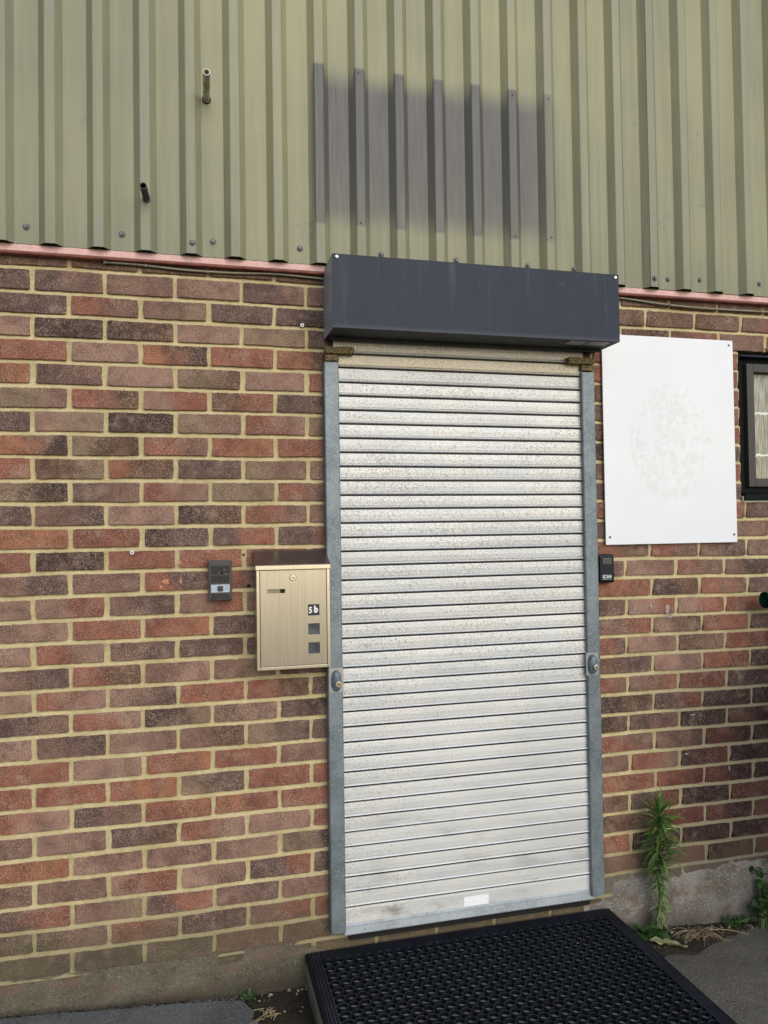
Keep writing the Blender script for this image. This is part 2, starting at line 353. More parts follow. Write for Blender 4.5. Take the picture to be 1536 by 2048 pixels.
# ------------------------------------------------------------ mesh helpers
class MB:
    def __init__(s): s.v = []; s.f = []; s.c = []
    def add(s, vs, fs, col=None):
        o = len(s.v); s.v += [tuple(p) for p in vs]; s.f += [tuple(i+o for i in q) for q in fs]
        s.c += [col or (1,1,1)]*len(vs) if not (isinstance(col, list)) else col
        return o
    def box(s, a, b, bev=0):
        x0,y0,z0 = (min(a[i], b[i]) for i in range(3)); x1,y1,z1 = (max(a[i], b[i]) for i in range(3))
        if bev <= 0:
            vs = [(x,y,z) for x in (x0,x1) for y in (y0,y1) for z in (z0,z1)]
            s.add(vs, [(0,1,3,2),(4,6,7,5),(0,4,5,1),(2,3,7,6),(0,2,6,4),(1,5,7,3)]); return s
        bm = bmesh.new(); bmesh.ops.create_cube(bm, size=1)
        for v in bm.verts: v.co = Vector(((x0+x1)/2+v.co.x*(x1-x0), (y0+y1)/2+v.co.y*(y1-y0), (z0+z1)/2+v.co.z*(z1-z0)))
        bmesh.ops.bevel(bm, geom=bm.edges[:], offset=bev, segments=2, profile=.6, affect='EDGES')
        s.bm(bm); return s
    def bm(s, bm, mat=None):
        bm.verts.index_update()
        s.add([(mat @ v.co if mat else v.co)[:] for v in bm.verts], [[v.index for v in q.verts] for q in bm.faces]); bm.free()
    def tube(s, pts, rad, seg=10, cap=True, col=None):
        pts = [Vector(p) for p in pts]; n = len(pts); rads = rad if isinstance(rad, (list, tuple)) else [rad]*n
        vs = []; fs = []; up = None
        for i, p in enumerate(pts):
            t = (pts[min(i+1, n-1)] - pts[max(i-1, 0)]).normalized()
            if up is None: up = t.orthogonal().normalized()
            up = (up - t*up.dot(t)).normalized(); side = t.cross(up)
            for k in range(seg):
                a = 2*math.pi*k/seg; vs.append(p + (up*math.cos(a) + side*math.sin(a))*rads[i])
        for i in range(n-1):
            for k in range(seg): fs.append((i*seg+k, i*seg+(k+1)%seg, (i+1)*seg+(k+1)%seg, (i+1)*seg+k))
        if cap: fs += [tuple(range(seg))[::-1], tuple((n-1)*seg+k for k in range(seg))]
        s.add(vs, fs, col); return s
    def pipe(s, a, b, ro, ri, seg=18):
        a = Vector(a); b = Vector(b); t = (b-a).normalized(); up = t.orthogonal().normalized(); sd_ = t.cross(up)
        vs = []
        for p, rr in ((a,ro),(b,ro),(b,ri),(a,ri)):
            for k in range(seg):
                an = 2*math.pi*k/seg; vs.append(p+(up*math.cos(an)+sd_*math.sin(an))*rr)
        fs = [(j*seg+k, j*seg+(k+1)%seg, (j+1)*seg+(k+1)%seg, (j+1)*seg+k) for j in range(3) for k in range(seg)]
        s.add(vs, fs); return s
    def prism_x(s, prof, x0, x1, cap=True):      # prof: (y,z) loop
        n = len(prof); vs = [(x0,y,z) for y,z in prof] + [(x1,y,z) for y,z in prof]
        fs = [(i, (i+1)%n, n+(i+1)%n, n+i) for i in range(n)]
        if cap: fs += [tuple(range(n))[::-1], tuple(range(n, 2*n))]
        s.add(vs, fs); return s
    def build(s, name, mat, parent=None, smooth=False, bevel=0):
        me = bpy.data.meshes.new(name); me.from_pydata([tuple(map(float, v)) for v in s.v], [], s.f)
        if any(c != (1,1,1) for c in s.c) or mat.name.endswith(('leaf','stalk')) or mat.name == 'brick':
            at = me.color_attributes.new('col', 'FLOAT_COLOR', 'POINT')
            for i, c in enumerate(s.c): at.data[i].color = (*c[:3], 1)
        me.materials.append(mat)
        bm = bmesh.new(); bm.from_mesh(me); bmesh.ops.recalc_face_normals(bm, faces=bm.faces); bm.to_mesh(me); bm.free()
        if smooth:
            for p in me.polygons: p.use_smooth = True
        o = bpy.data.objects.new(name, me); COL.objects.link(o)
        if parent: 
            o.parent = parent
            bpy.context.view_layer.update() if False else None
            o.matrix_parent_inverse = Matrix.Translation(-pos(parent))
        return o
def pos(o):
    p = Vector(o.location)
    return p
def tag(o, label=None, cat=None, group=None, kind=None):
    if label: o['label'] = label
    if cat: o['category'] = cat
    if group: o['group'] = group
    if kind: o['kind'] = kind
    return o
def thing(name, label, cat, loc=(0,0,0), group=None):
    o = bpy.data.objects.new(name, None); COL.objects.link(o); o.location = loc; o.empty_display_size = .1
    return tag(o, label, cat, group)
# NB every mesh is written in world coordinates; children use the parent inverse to stay there.
def fbm(x, y, z=0.0): return noise.fractal(Vector((x, y, z)), 1.0, 2.0, 3)

# ------------------------------------------------------------ ground
def gz(x, y):
    # gentle crossfall: higher at the left, lowest at the right
    if x < .7: h = (.7 - max(x, -3))*.075 - .005
    elif x < 2.2: h = -.005 + (x-.7)*.006
    else: h = .004 - (min(x, 4.5)-2.2)*.07
    return h + min(0, y)*.012*(1 if y > -8 else 0) - (0.096 if y <= -8 else 0)
def axis(lo, a, b, hi, fine, coarse):
    out = [lo]; x = lo
    while x < a-1e-6: x = min(a, x + coarse); out.append(x)
    while x < b-1e-6: x = min(b, x + fine); out.append(x)
    while x < hi-1e-6: x = min(hi, x + coarse); out.append(x)
    return out
g = MB(); xs = axis(-60, -1, 3.4, 60, .03, 6); ys = axis(-80, -1.3, .05, 1.0, .03, 6)
for j, y in enumerate(ys):
    for i, x in enumerate(xs):
        z = gz(x, y)
        if -1.2 < x < 3.6 and y > -1.4: z += fbm(x*7, y*7)*.004 + fbm(x*25, y*25, 3)*.0015
        g.v.append((x, y, z)); g.c.append((1,1,1))
nx = len(xs)
for j in range(len(ys)-1):
    for i in range(nx-1): g.f.append((j*nx+i, j*nx+i+1, (j+1)*nx+i+1, (j+1)*nx+i))
tag(g.build('ground', MB_['ground'], smooth=True), kind='structure')

# concrete path slabs at the left (back strip and the next pour in front of it)
def slab(name, poly, top, drop=.05):
    bm = bmesh.new(); n = len(poly)
    pts = []
    for i in range(n):
        a = Vector(poly[i]); b = Vector(poly[(i+1)%n]); L = (b-a).length; k = max(1, int(L/.035))
        if L > 2: k = max(1, int(L/.12))
        for q in range(k):
            p = a.lerp(b, q/k); pts.append((p.x+fbm(p.x*20, p.y*20, 5)*.007, p.y+fbm(p.x*20, p.y*20, 9)*.007))
    vs = [bm.verts.new((x, y, gz(x, y)+top)) for x, y in pts]
    fc = bm.faces.new(vs)
    ex = bmesh.ops.extrude_face_region(bm, geom=[fc]); 
    for v in ex['geom']:
        if isinstance(v, bmesh.types.BMVert): v.co.z -= drop
    m = MB(); m.bm(bm); return tag(m.build(name, MB_['slab']), kind='structure')
slab('path', [(-3.0,-.045),(.45,-.055),(.635,-.065),(.665,-.13),(.60,-.205),(-3.0,-.205)], .022)
slab('path', [(-3.0,-.215),(.56,-.215),(.73,-.235),(.76,-1.3),(.70,-3.0),(-3.0,-3.0)], .014)

# soil: granular patches
def soil(name, pts_fn, n, label=None):
    m = MB()
    for _ in range(n):
        x, y, s = pts_fn(); z = gz(x, y)
        bm = bmesh.new(); bmesh.ops.create_icosphere(bm, subdivisions=1, radius=1)
        sc = (s*random.uniform(.7,1.5), s*random.uniform(.6,1.1), s*random.uniform(.4,.8))
        for v in bm.verts: v.co = Vector((v.co.x*sc[0], v.co.y*sc[1], v.co.z*sc[2]))*random.uniform(.8,1.2)
        mt = Matrix.Translation((x, y, z+sc[2]*.35)) @ Matrix.Rotation(random.uniform(0,6.28), 4, 'Z') @ Matrix.Rotation(random.uniform(-.4,.4), 4, 'X')
        m.bm(bm, mt)
    return m
def left_pit():
    while True:
        x = random.uniform(.57, .86); y = random.uniform(-.42, -.01)
        if x < .69+max(0, (-y-.05))*.35: 
            if random.random() > .12: continue
        return x, y, random.choice((.003,.004,.005,.006,.009))
def left_line():
    x = random.uniform(-.3, .66); return x, random.uniform(-.052, -.004), random.choice((.002,.003,.004,.006))
def right_bed():
    a = random.random(); x = 2.06 + 0.55*a; y = -random.random()*(.16 - .10*a) - .005
    return x, y, random.choice((.002,.003,.0035,.005,.007))
m = soil('soil', left_pit, 900)
m2 = soil('soil', left_line, 420)
m3 = soil('soil', right_bed, 900)
for q in (m2, m3): m.add(q.v, q.f)
# bed under the grains
def patch(m, poly, h):
    n = len(poly); c = (sum(p[0] for p in poly)/n, sum(p[1] for p in poly)/n)
    vs = [(c[0], c[1], gz(*c)+h)]; fs = []
    K = n*6
    ring = []
    for i in range(n):
        a = Vector(poly[i]); b = Vector(poly[(i+1)%n])
        for q in range(6): p = a.lerp(b, q/6); ring.append((p.x+fbm(p.x*30,p.y*30)*.02, min(-.001, p.y+fbm(p.x*30,p.y*30,4)*.02)))
    for s, hh in ((.55, h), (1.0, .0015)):
        vs += [(c[0]+(x-c[0])*s, c[1]+(y-c[1])*s, gz(c[0]+(x-c[0])*s, c[1]+(y-c[1])*s)+hh+fbm(x*40,y*40,s)*.002) for x, y in ring]
    for k in range(K):
        k2 = (k+1) % K; fs += [(0, 1+k, 1+k2), (1+k, 1+K+k, 1+K+k2, 1+k2)]
    m.add(vs, fs)
patch(m, [(.62,-.003),(.865,-.003),(.865,-.45),(.76,-.45),(.70,-.22),(.66,-.12)], .009)
patch(m, [(2.03,-.003),(2.62,-.003),(2.62,-.05),(2.46,-.11),(2.26,-.19),(2.03,-.19)], .006)
tag(m.build('soil', MB_['soil']), 'dark loose soil and grit along the foot of the wall', 'soil', kind='stuff')
m = MB()
for fn, k in ((left_pit, 60), (left_line, 46), (right_bed, 90)):
    q = soil('x', fn, k); m.add([(x, y, z+.004) for x, y, z in q.v], q.f)
tag(m.build('litter', MB_['crumb']), 'pale grit, chips and dry crumbs scattered along the wall foot', 'litter', kind='stuff')

# ------------------------------------------------------------ brick wall
BL = .2208; ZB0 = 2.40
WX0, WX1 = -3.0, 6.0
Lz = [5.7,1.4,1.5,1.7,3.1,0.3,-1.3,-2.9,-2.2,-5.5,-3.9,-4.3,-2.9,-1.7,-2.4,-3.0,-0.1,1.4,1.4,5.1,8.0,6.8,4.9,4.7,2.7,0,4.0,2.7,3.5,4.3,3]
Cz = [7.8,2.9,2.7,4.9,1.8,1.8,.8,-2.5,-2.9,-4.6,-5.3,-5.9,-3.6,-.5,.5,-.3,-1.2,2.3,-.4,1.2,5.1,1.2,1.3,-1.1,-1.1,-.7,-.8,-4.7,-4.1,-5.7,-6.7]
Rz = [-2,-2]+[-2]*11+[-1.9,0,-1.5,-.3,1.9,2.3,2.3,4.8,5.2,5.7]+[4]*9
Qz = [-2,-2]+[-5]*11+[-8.3,-6.6,-5.5,-3.9,-1.9,1.2,-2.9,-3.4,-1.4,1.5]+[1]*9
def bed(k, x):
    z = ZB0 - .075*k
    kk = min(max(k, 0), 30)
    a, b, c, d = (t[min(kk, len(t)-1)]/1000 for t in (Lz, Cz, Rz, Qz))
    if x < -.1: o = a
    elif x < .5: o = a+(b-a)*(x+.1)/.6
    elif x < 2.2: o = b+(c-b)*(x-.5)/1.7
    elif x < 2.63: o = c+(d-c)*(x-2.2)/.43
    else: o = d
    return z + o + noise.noise(Vector((x*5, k*3.7, 0)))*.0026
PAL = dict(r=(.285,.105,.066), o=(.335,.135,.070), p=(.32,.190,.140), m=(.215,.118,.088), g=(.24,.165,.105), d=(.125,.076,.064),
           b=(.135,.072,.045), k=(.062,.038,.032), n=(.12,.095,.06), D=(.050,.026,.030), t=(.13,.095,.048), w=(.24,.21,.19), R=(.175,.058,.042))  # D: dark purple bricks, colour deepened with some lower-right shade
Lrows = {-1:'b b b b b b b', 0:'d dm m mp dm m', 1:'d rm mg d dk', 2:'p k kb p g d', 3:'r p ok r ob', 4:'bo dm p gb p r', 5:'gm rb pr br d', 6:'d pg k gm rp g',
 7:'ok gb rm ro r', 8:'r bg ob d gm m', 9:'gk dm rp g rm', 10:'d md p kb rm m', 11:'o r kd dr dr', 12:'r k r ro r r', 13:'md m rd rd dr', 14:'p pr md mr p m',
 15:'mp r ro d d', 16:'p rp md d d d', 17:'md rb mp mg d', 18:'rp rp pd r rb d', 19:'dm rp kg mp dk', 20:'p md pm mb gd d', 21:'r p ro r m', 22:'r r ro gd r r', 23:'rp dm ro or r',
 24:'m pm db rp p r', 25:'o pm m mp gd', 26:'dm m pr pm dr d', 27:'dr mg dr md m', 28:'n nm rm dd mr rb', 29:'n n n m b', 30:'n n n n t t', 31:'n n n n n n', 32:'n n n n n n'}
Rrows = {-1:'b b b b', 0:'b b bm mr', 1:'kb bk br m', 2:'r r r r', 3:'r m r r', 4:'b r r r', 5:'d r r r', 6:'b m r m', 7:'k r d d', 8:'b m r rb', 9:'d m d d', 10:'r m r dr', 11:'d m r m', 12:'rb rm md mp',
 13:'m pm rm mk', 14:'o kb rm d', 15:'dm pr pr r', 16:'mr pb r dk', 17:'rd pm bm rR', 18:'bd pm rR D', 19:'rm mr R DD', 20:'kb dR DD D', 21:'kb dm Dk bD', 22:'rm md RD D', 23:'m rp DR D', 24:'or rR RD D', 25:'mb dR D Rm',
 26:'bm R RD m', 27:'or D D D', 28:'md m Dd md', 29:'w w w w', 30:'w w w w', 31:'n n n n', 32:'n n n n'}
def rowcols(s): return s.split()
WIN = (2.642, 3.40, 1.640, 2.262)
bricks = MB(); rnd = random.Random(11)
def brick(x0, x1, k, code):
    # x0..x1 are joint centre lines
    x0 += rnd.uniform(.0045,.0075); x1 -= rnd.uniform(.0045,.0075)
    if x1-x0 < .02: return
    N = max(3, int((x1-x0)/.011))
    zt = lambda x: bed(k, x) - .0064; zb = lambda x: bed(k+1, x) + .0064
    dz0 = rnd.uniform(-.0012,.0012); dz1 = rnd.uniform(-.0012,.0012); dy = rnd.uniform(-.0012,.0010)
    c1 = PAL[code[0]]; c2 = PAL[code[-1]]
    cc = [.0015+rnd.random()**4*.012 for _ in range(4)]
    t1 = rnd.uniform(.90,1.10); swap = len(code) > 1
    xs_ = [x0+(x1-x0)*i/N for i in range(N+1)]
    rows = []
    fr = [0, .04, .5, .96, 1]
    vs = []; cs = []
    for j, fz in enumerate([-1]+fr+[2]):
        for i, x in enumerate([None]+xs_+[None]):
            skirt = fz in (-1, 2) or x is None
            ii = 0 if i == 0 else (N if x is None else i-1)
            xx = xs_[ii]; z_t = zt(xx)+dz0; z_b = zb(xx)+dz1
            ff = 0 if fz == -1 else (1 if fz == 2 else fz)
            ins = .0035
            px = xx; pz = z_t+(z_b-z_t)*ff
            e = ff in (0, 1) or ii in (0, N)
            if ii == 0: px += 0
            if e:
                px += (1 if ii == 0 else -1 if ii == N else 0)*abs(noise.noise(Vector((pz*90, k*5.1+x0*9, 1))))*.0075
                pz += (-1 if ff == 0 else 1 if ff == 1 else 0)*(abs(noise.noise(Vector((xx*60, k*3.3, 2+ff))))*.0042)
            corner = ff in (0,1) and ii in (0,N)
            if corner:
                ck = cc[(ff == 1)*2+(ii == N)]
                px += (ck if ii == 0 else -ck); pz += (-ck*.7 if ff == 0 else ck*.7)
            py = -.0050+dy + noise.noise(Vector((xx*22, pz*30, k)))*.0008
            if e: py += .0014
            if skirt: py = .006
            vs.append((px, py, pz))
            s = (xx-x0)/(x1-x0); s = s + noise.noise(Vector((xx*14, pz*14, x0*7+k)))*.55
            s = 0 if not swap else min(1, max(0, (s-.3)/.4))
            v = t1*(1+noise.noise(Vector((xx*20, pz*20, 5)))*.16)
            cs.append(tuple(max(.005, (a+(b-a)*s)*v) for a, b in zip(c1, c2)))
    W = N+3; fs = []
    for j in range(6):
        for i in range(W-1): fs.append((j*W+i, j*W+i+1, (j+1)*W+i+1, (j+1)*W+i))
    bricks.add(vs, fs, cs)
codes = 'r m p g d r m b o'.split()
for k in range(-1, 33):
    even = (k % 2 == 0)
    # left field, up to the shutter guide and behind it
    off = 0 if even else .5
    lr = rowcols(Lrows[k])
    i = int((WX0)/BL)-1
    while True:
        xa = (i+off-1)*BL; xb = xa+BL
        if xa > 2.0: break
        if xb > WX0:
            idx = i    # brick ending at joint (i+off)
            if 0 <= idx < len(lr): c = lr[idx]
            elif idx < 0: c = rnd.choice(codes)
            else: c = 't' if k >= 29 else rnd.choice(codes)
            j1 = rnd.uniform(-.002,.002)
            brick(max(xa, WX0), min(xb, 1.985), k, c)
        i += 1
        if xb > 1.985: break
    # right field
    off = 2.11 if not even else 2.2204
    rr_ = rowcols(Rrows[k]); x = off; edges = [1.985]
    while x < WX1: edges.append(x+rnd.uniform(-.003,.003)); x += BL
    edges.append(WX1)
    for q in range(len(edges)-1):
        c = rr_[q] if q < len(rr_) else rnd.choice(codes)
        xa, xb = edges[q], edges[q+1]
        zt_, zb_ = ZB0-.075*k, ZB0-.075*(k+1)
        if zt_-.02 < WIN[3] and zb_+.02 > WIN[2]-.0:
            if xa < WIN[0] < xb: xb = WIN[0]+.004
            elif xa >= WIN[0]-.01 and xb <= WIN[1]+.01: continue
            elif xa < WIN[1] < xb: xa = WIN[1]-.004
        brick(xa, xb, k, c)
# mortar sheet, struck so each bed leans back under the brick above
mo = MB()
def axis2(lo, a, b, hi, fine, coarse): return axis(lo, a, b, hi, fine, coarse)
mx = sorted(set([round(v, 4) for v in axis2(WX0, -.3, 2.64, WX1, .02, .2)] + [WIN[0], WIN[1]]))
zr = []
for k in range(-1, 34):
    zr += [(k, .0085, .0060), (k, .0045, .0045), (k, -.0045, -.0036), (k, -.0078, -.0022)]
    zr += [(k, -.037, -.0008)]
zr = [(-1, .4, 0)] + zr
for (k, dz, y) in zr:
    for x in mx:
        z = bed(k, x)+dz
        yy = y + noise.noise(Vector((x*35, z*35, 1)))*.0016 + noise.noise(Vector((x*9, z*9, 8)))*.0010
        mo.v.append((x, yy, z)); mo.c.append((1,1,1))
nx = len(mx)
for j in range(len(zr)-1):
    for i in range(nx-1):
        xc = (mx[i]+mx[i+1])/2; zc = (mo.v[j*nx+i][2]+mo.v[(j+1)*nx+i][2])/2
        if WIN[0] < xc < WIN[1] and WIN[2] < zc < WIN[3]: continue
        mo.f.append((j*nx+i, j*nx+i+1, (j+1)*nx+i+1, (j+1)*nx+i))
# wall core with window reveals
wall = thing('brick_wall', 'brown and red brick wall with thick yellow mortar joints below the green cladding', 'wall', (0,0,0))
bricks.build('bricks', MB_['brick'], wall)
mo.build('mortar', MB_['mortar'], wall, smooth=True)
core = MB()
core.box((WX0,.03,-.4),(WIN[0],.30,4.6)); core.box((WIN[1],.03,-.4),(WX1,.30,4.6))
core.box((WIN[0],.03,-.4),(WIN[1],.30,WIN[2])); core.box((WIN[0],.03,WIN[3]),(WIN[1],.30,4.6))
core.box((WIN[0]-.001,.0,WIN[3]+.004),(WIN[1]+.001,.03,WIN[3]+.03)); core.box((WX0,.004,2.46),(WX1,.03,4.6))
core.build('wall_core', MB_['mortar'], wall)
def washed(name, mat, xa, xb, ztop, y, holes=None, amp=.010):
    m = MB(); X = [xa+(xb-xa)*i/int((xb-xa)/.012) for i in range(int((xb-xa)/.012)+1)]
    rows = 18
    for j in range(rows+1):
        for i, x in enumerate(X):
            top = ztop(x) + fbm(x*14, 1)*amp + fbm(x*60, 2)*amp*.35
            z = -.3 + (top+.3)*j/rows
            yy = y + fbm(x*8, z*8, 4)*.0025 + fbm(x*40, z*40, 6)*.001
            if j == rows: yy = .001
            if holes:
                for hx0,hx1,hz0,hz1 in holes:
                    if hx0 < x < hx1 and hz0 < z < hz1: yy = .0
            m.v.append((x, yy, z)); m.c.append((1,1,1))
    n = len(X)
    for j in range(rows):
        for i in range(n-1): m.f.append((j*n+i, j*n+i+1, (j+1)*n+i+1, (j+1)*n+i))
    return m.build(name, mat, wall, smooth=True)
washed('plinth', MB_['plinth'], WX0, 1.30, lambda x: .1545 if x < .8 else .1545-.080*min(1,(x-.8)/.3), -.0095, [(.565,.65,.118,.142)], .005)
tag(washed('plinth', MB_['plinth_r'], 1.90, 6.0, lambda x: .150 if x < 2.03 else (.222 if x < 2.24 else .205+.02*min(1,(x-2.24)/.3)), -.0085, None, .016), 'pale grey cement washed plinth')
# chips, plugs holes
ch = MB()
def blob(m, x, z, rx, rz, y, n=9, seed=0):
    rq = random.Random(seed); vs = [(x, y-.0006, z)]
    for i in range(n):
        a = 2*math.pi*i/n; q = rq.uniform(.6, 1.25); vs.append((x+math.cos(a)*rx*q, y, z+math.sin(a)*rz*q))
    m.add(vs, [(0, 1+i, 1+(i+1)%n) for i in range(n)])
for x, z, rx, rz in ((.405,1.388,.013,.012),(.390,1.368,.006,.007),(.453,1.388,.004,.012),(.452,1.357,.003,.003),(.452,1.448,.006,.007)):
    blob(ch, x, z, rx, rz, -.0072, seed=int(x*999))
ch.build('fresh_chip', MB_['chip'], wall)
sp = MB()
for x, z, rx, rz in ((2.288,1.222,.010,.022),(2.30,1.195,.012,.008),(2.215,1.236,.006,.010),(2.145,1.233,.004,.014),(2.44,1.22,.003,.012),(2.17,.99,.004,.005),(2.36,.655,.010,.003),
                     (2.55,.58,.004,.012),(2.39,.805,.012,.003),(1.02,.2,.01,.003),(2.24,2.395,.002,.006)):
    blob(sp, x, z, rx, rz, -.0073, seed=int(x*777+z*99))
sp.build('splash_mark', MB_['plaster'], wall)
hl = MB()
for x, z, q in ((.675,1.365,.006),(.66,1.47,.004),(.37,1.556,.003),(.41,1.51,.003)):
    hl.tube([(x,-.0078,z),(x,.0,z)], q, 10)
hl.build('drill_hole', MB_['void'], wall)

def ring_plug(x, z, label, rad=.0065):
    t = thing('wall_plug', label, 'wall plug', (x,-.005,z), 'wall plugs')
    m = MB(); m.pipe((x,0,z),(x,-.011,z), rad, rad*.45, 14); m.build('collar', MB_['white'], t)
    m = MB(); m.tube([(x,-.002,z),(x,-.009,z)], rad*.44, 10); m.build('screw_core', MB_['zinc'], t)
ring_plug(.300, 1.485, 'small white wall plug in a mortar joint left of the intercom')
ring_plug(.868, 2.262, 'small white wall plug in a dark brick near the left end of the shutter box')

# ------------------------------------------------------------ pink flashing beam + conduit
beam = thing('steel_angle', 'pink primed steel angle running between green cladding and brickwork', 'steel angle', (0,-.02,2.44))
m = MB(); m.prism_x([(.0,2.4660),(-.0345,2.4655),(-.0355,2.4460),(-.033,2.4440),(.0,2.4440)], WX0, WX1); m.build('front_face', MB_['pink'], beam)
m = MB(); m.prism_x([(.0,2.4436),(-.0315,2.4436),(-.0325,2.4405),(-.030,2.4380),(.0,2.4380)], WX0, WX1); m.build('lower_lip', MB_['redox'], beam)
m = MB(); rnd2 = random.Random(3); x = WX0; prev = None
while x < WX1:
    dens = 1.0 if (.2 < x < .98) else (.6 if 2.0 < x < 3 else .3)
    h = rnd2.random()**2*.0042*dens; yy = -.033-rnd2.random()*.002
    i0 = len(m.v); m.v += [(x,yy,2.4650),(x,yy,2.4666+h),(x,-.026,2.4666+h*.6),(x,-.024,2.4650)]; m.c += [(1,1,1)]*4
    if prev is not None:
        for k in range(3): m.f.append((prev+k, i0+k, i0+k+1, prev+k+1))
    prev = i0; x += rnd2.uniform(.004,.008) if -.5 < x < 3 else .2
m.build('sealant_bead', MB_['foam'], beam)

def cable(name, pts, label):
    t = thing(name, label, 'conduit', pts[0])
    P_ = []
    for i in range(len(pts)-1):
        a, b = Vector(pts[i]), Vector(pts[i+1]); k = max(2, int((b-a).length/.02))
        for q in range(k): P_.append(a.lerp(b, q/k))
    P_.append(Vector(pts[-1]))
    # smooth
    for _ in range(6): P_ = [P_[0]]+[(P_[i-1]+P_[i]*2+P_[i+1])/4 for i in range(1, len(P_)-1)]+[P_[-1]]
    m = MB(); m.tube(P_, .0042, 8); m.build('sheath', MB_['conduit'], t, smooth=True)
    return t
t = cable('conduit', [(.222,-.016,2.433),(.30,-.014,2.434),(.36,-.015,2.4325),(.42,-.015,2.427),(.52,-.014,2.425),(.66,-.013,2.427),(.76,-.014,2.434),(.85,-.015,2.431),(.955,-.014,2.427)], 'thin braided conduit sagging under the pink steel, left of the shutter box')
m = MB(); m.box((.347,-.022,2.425),(.353,-.003,2.436),.001); m.build('clip', MB_['zinc'], t)
m = MB(); m.box((.218,-.02,2.428),(.226,0,2.445),.001); m.build('clip', MB_['zinc'], t)
t = cable('conduit', [(1.95,-.014,2.432),(2.10,-.014,2.432),(2.20,-.015,2.424),(2.30,-.016,2.416),(2.45,-.016,2.411),(2.62,-.015,2.412),(2.8,-.014,2.414),(3.2,-.014,2.42)], 'thin braided conduit sagging under the pink steel, right of the shutter box')
m = MB(); m.box((2.317,-.023,2.408),(2.323,-.003,2.421),.001); m.build('clip', MB_['zinc'], t)

# ------------------------------------------------------------ cladding
clad = thing('metal_cladding', 'olive green ribbed steel cladding with a dark rectangle left by an old sign', 'cladding', (0,-.03,2.48))
def clad_profile(x0, x1, dy):
    pts = []
    i = math.floor((x0-.0633)/.1442)
    while .0633+i*.1442-.04 < x1:
        c = .0633+i*.1442
        for dx, y in ((-.0365,-.036),(-.0155,-.0602),(-.0140,-.0608),(.0140,-.0608),(.0155,-.0602),(.0365,-.036)):
            if x0 <= c+dx <= x1: pts.append((c+dx, y+dy))
        i += 1
    return pts
def sheet(x0, x1, dy, label=None):
    pr = clad_profile(x0, x1, dy); m = MB()
    Z = [2.4675+i*.10 for i in range(22)]
    th = .0009
    n = len(pr)
    for side in (0, 1):
        for z in Z:
            for (x, y) in pr:
                wob = noise.noise(Vector((x*3, z*1.5, dy*100)))*.0012
                m.v.append((x, y+wob+(th if side else 0), z)); m.c.append((1,1,1))
    nz = len(Z); base = n*nz
    for side in (0, 1):
        for j in range(nz-1):
            for i in range(n-1): m.f.append(tuple(side*base+q for q in (j*n+i, j*n+i+1, (j+1)*n+i+1, (j+1)*n+i)))
    for i in range(n-1): m.f.append((i, i+1, base+i+1, base+i))
    for j in range(nz-1): m.f.append((j*n, (j+1)*n, base+(j+1)*n, base+j*n)); m.f.append((j*n+n-1, (j+1)*n+n-1, base+(j+1)*n+n-1, base+j*n+n-1))
    return m.build('sheet', MB_['clad'], clad)
sheet(WX0, 2.245, 0.0); sheet(2.2005, WX1, -.0022)
def hexscrew(x, z, y, par):
    m = MB(); m.tube([(x,y+.001,z),(x,y-.0015,z)], .0105, 16); m.tube([(x,y-.0014,z),(x,y-.0035,z)], [.0095,.0075], 16); m.tube([(x,y-.0030,z),(x,y-.0085,z)], .0052, 6)
    o = m.build('screw', MB_['zinc'], par); return o
for x, z in ((-.010,2.522),(.278,2.522),(.859,2.520),(1.148,2.521),(1.428,2.520),(1.71,2.52),(1.90,2.52),(2.301,2.508),(2.445,2.515),(2.722,2.517),(.567,2.520)): hexscrew(x, z, -.037, clad)
for x, z in ((.500,2.502),(2.226,2.499)): hexscrew(x, z, -.0615-(.0022 if x > 2 else 0), clad)
for x, z in ((1.068,3.145),(1.069,2.617),(1.650,3.142),(1.6505,2.617),(1.795,3.145),(1.797,2.625)):
    dh = MB(); dh.tube([(x,-.0614,z),(x,-.059,z)], .0030, 8); dh.build('fixing_hole', MB_['void'], clad)

# pipe stubs
t = thing('pipe_stub', 'rust stained white pipe stub sticking out of the green cladding', 'pipe', (.55,-.036,3.005))
m = MB(); a = Vector((.550,-.020,2.999)); b = Vector((.547,-.185,3.007)); m.pipe(a, b, .0115, .0085, 24); m.build('tube', MB_['pipe_w'], t, smooth=False)
m = MB(); m.pipe((.550,-.0355,3.000),(.550,-.0385,3.000), .0150, .0105, 20); m.build('hole_rim', MB_['void'], t)
t = thing('pipe_stub', 'short black pipe stub sticking out of the green cladding near its bottom edge', 'pipe', (.355,-.072,2.64))
m = MB(); m.pipe((.3565,-.050,2.636),(.3505,-.150,2.639), .0112, .0085, 20); m.build('tube', MB_['pipe_k'], t)
m = MB(); m.pipe((.3565,-.0612,2.636),(.3565,-.0675,2.6365), .0135, .0105, 20); m.build('collar', MB_['zinc'], t)

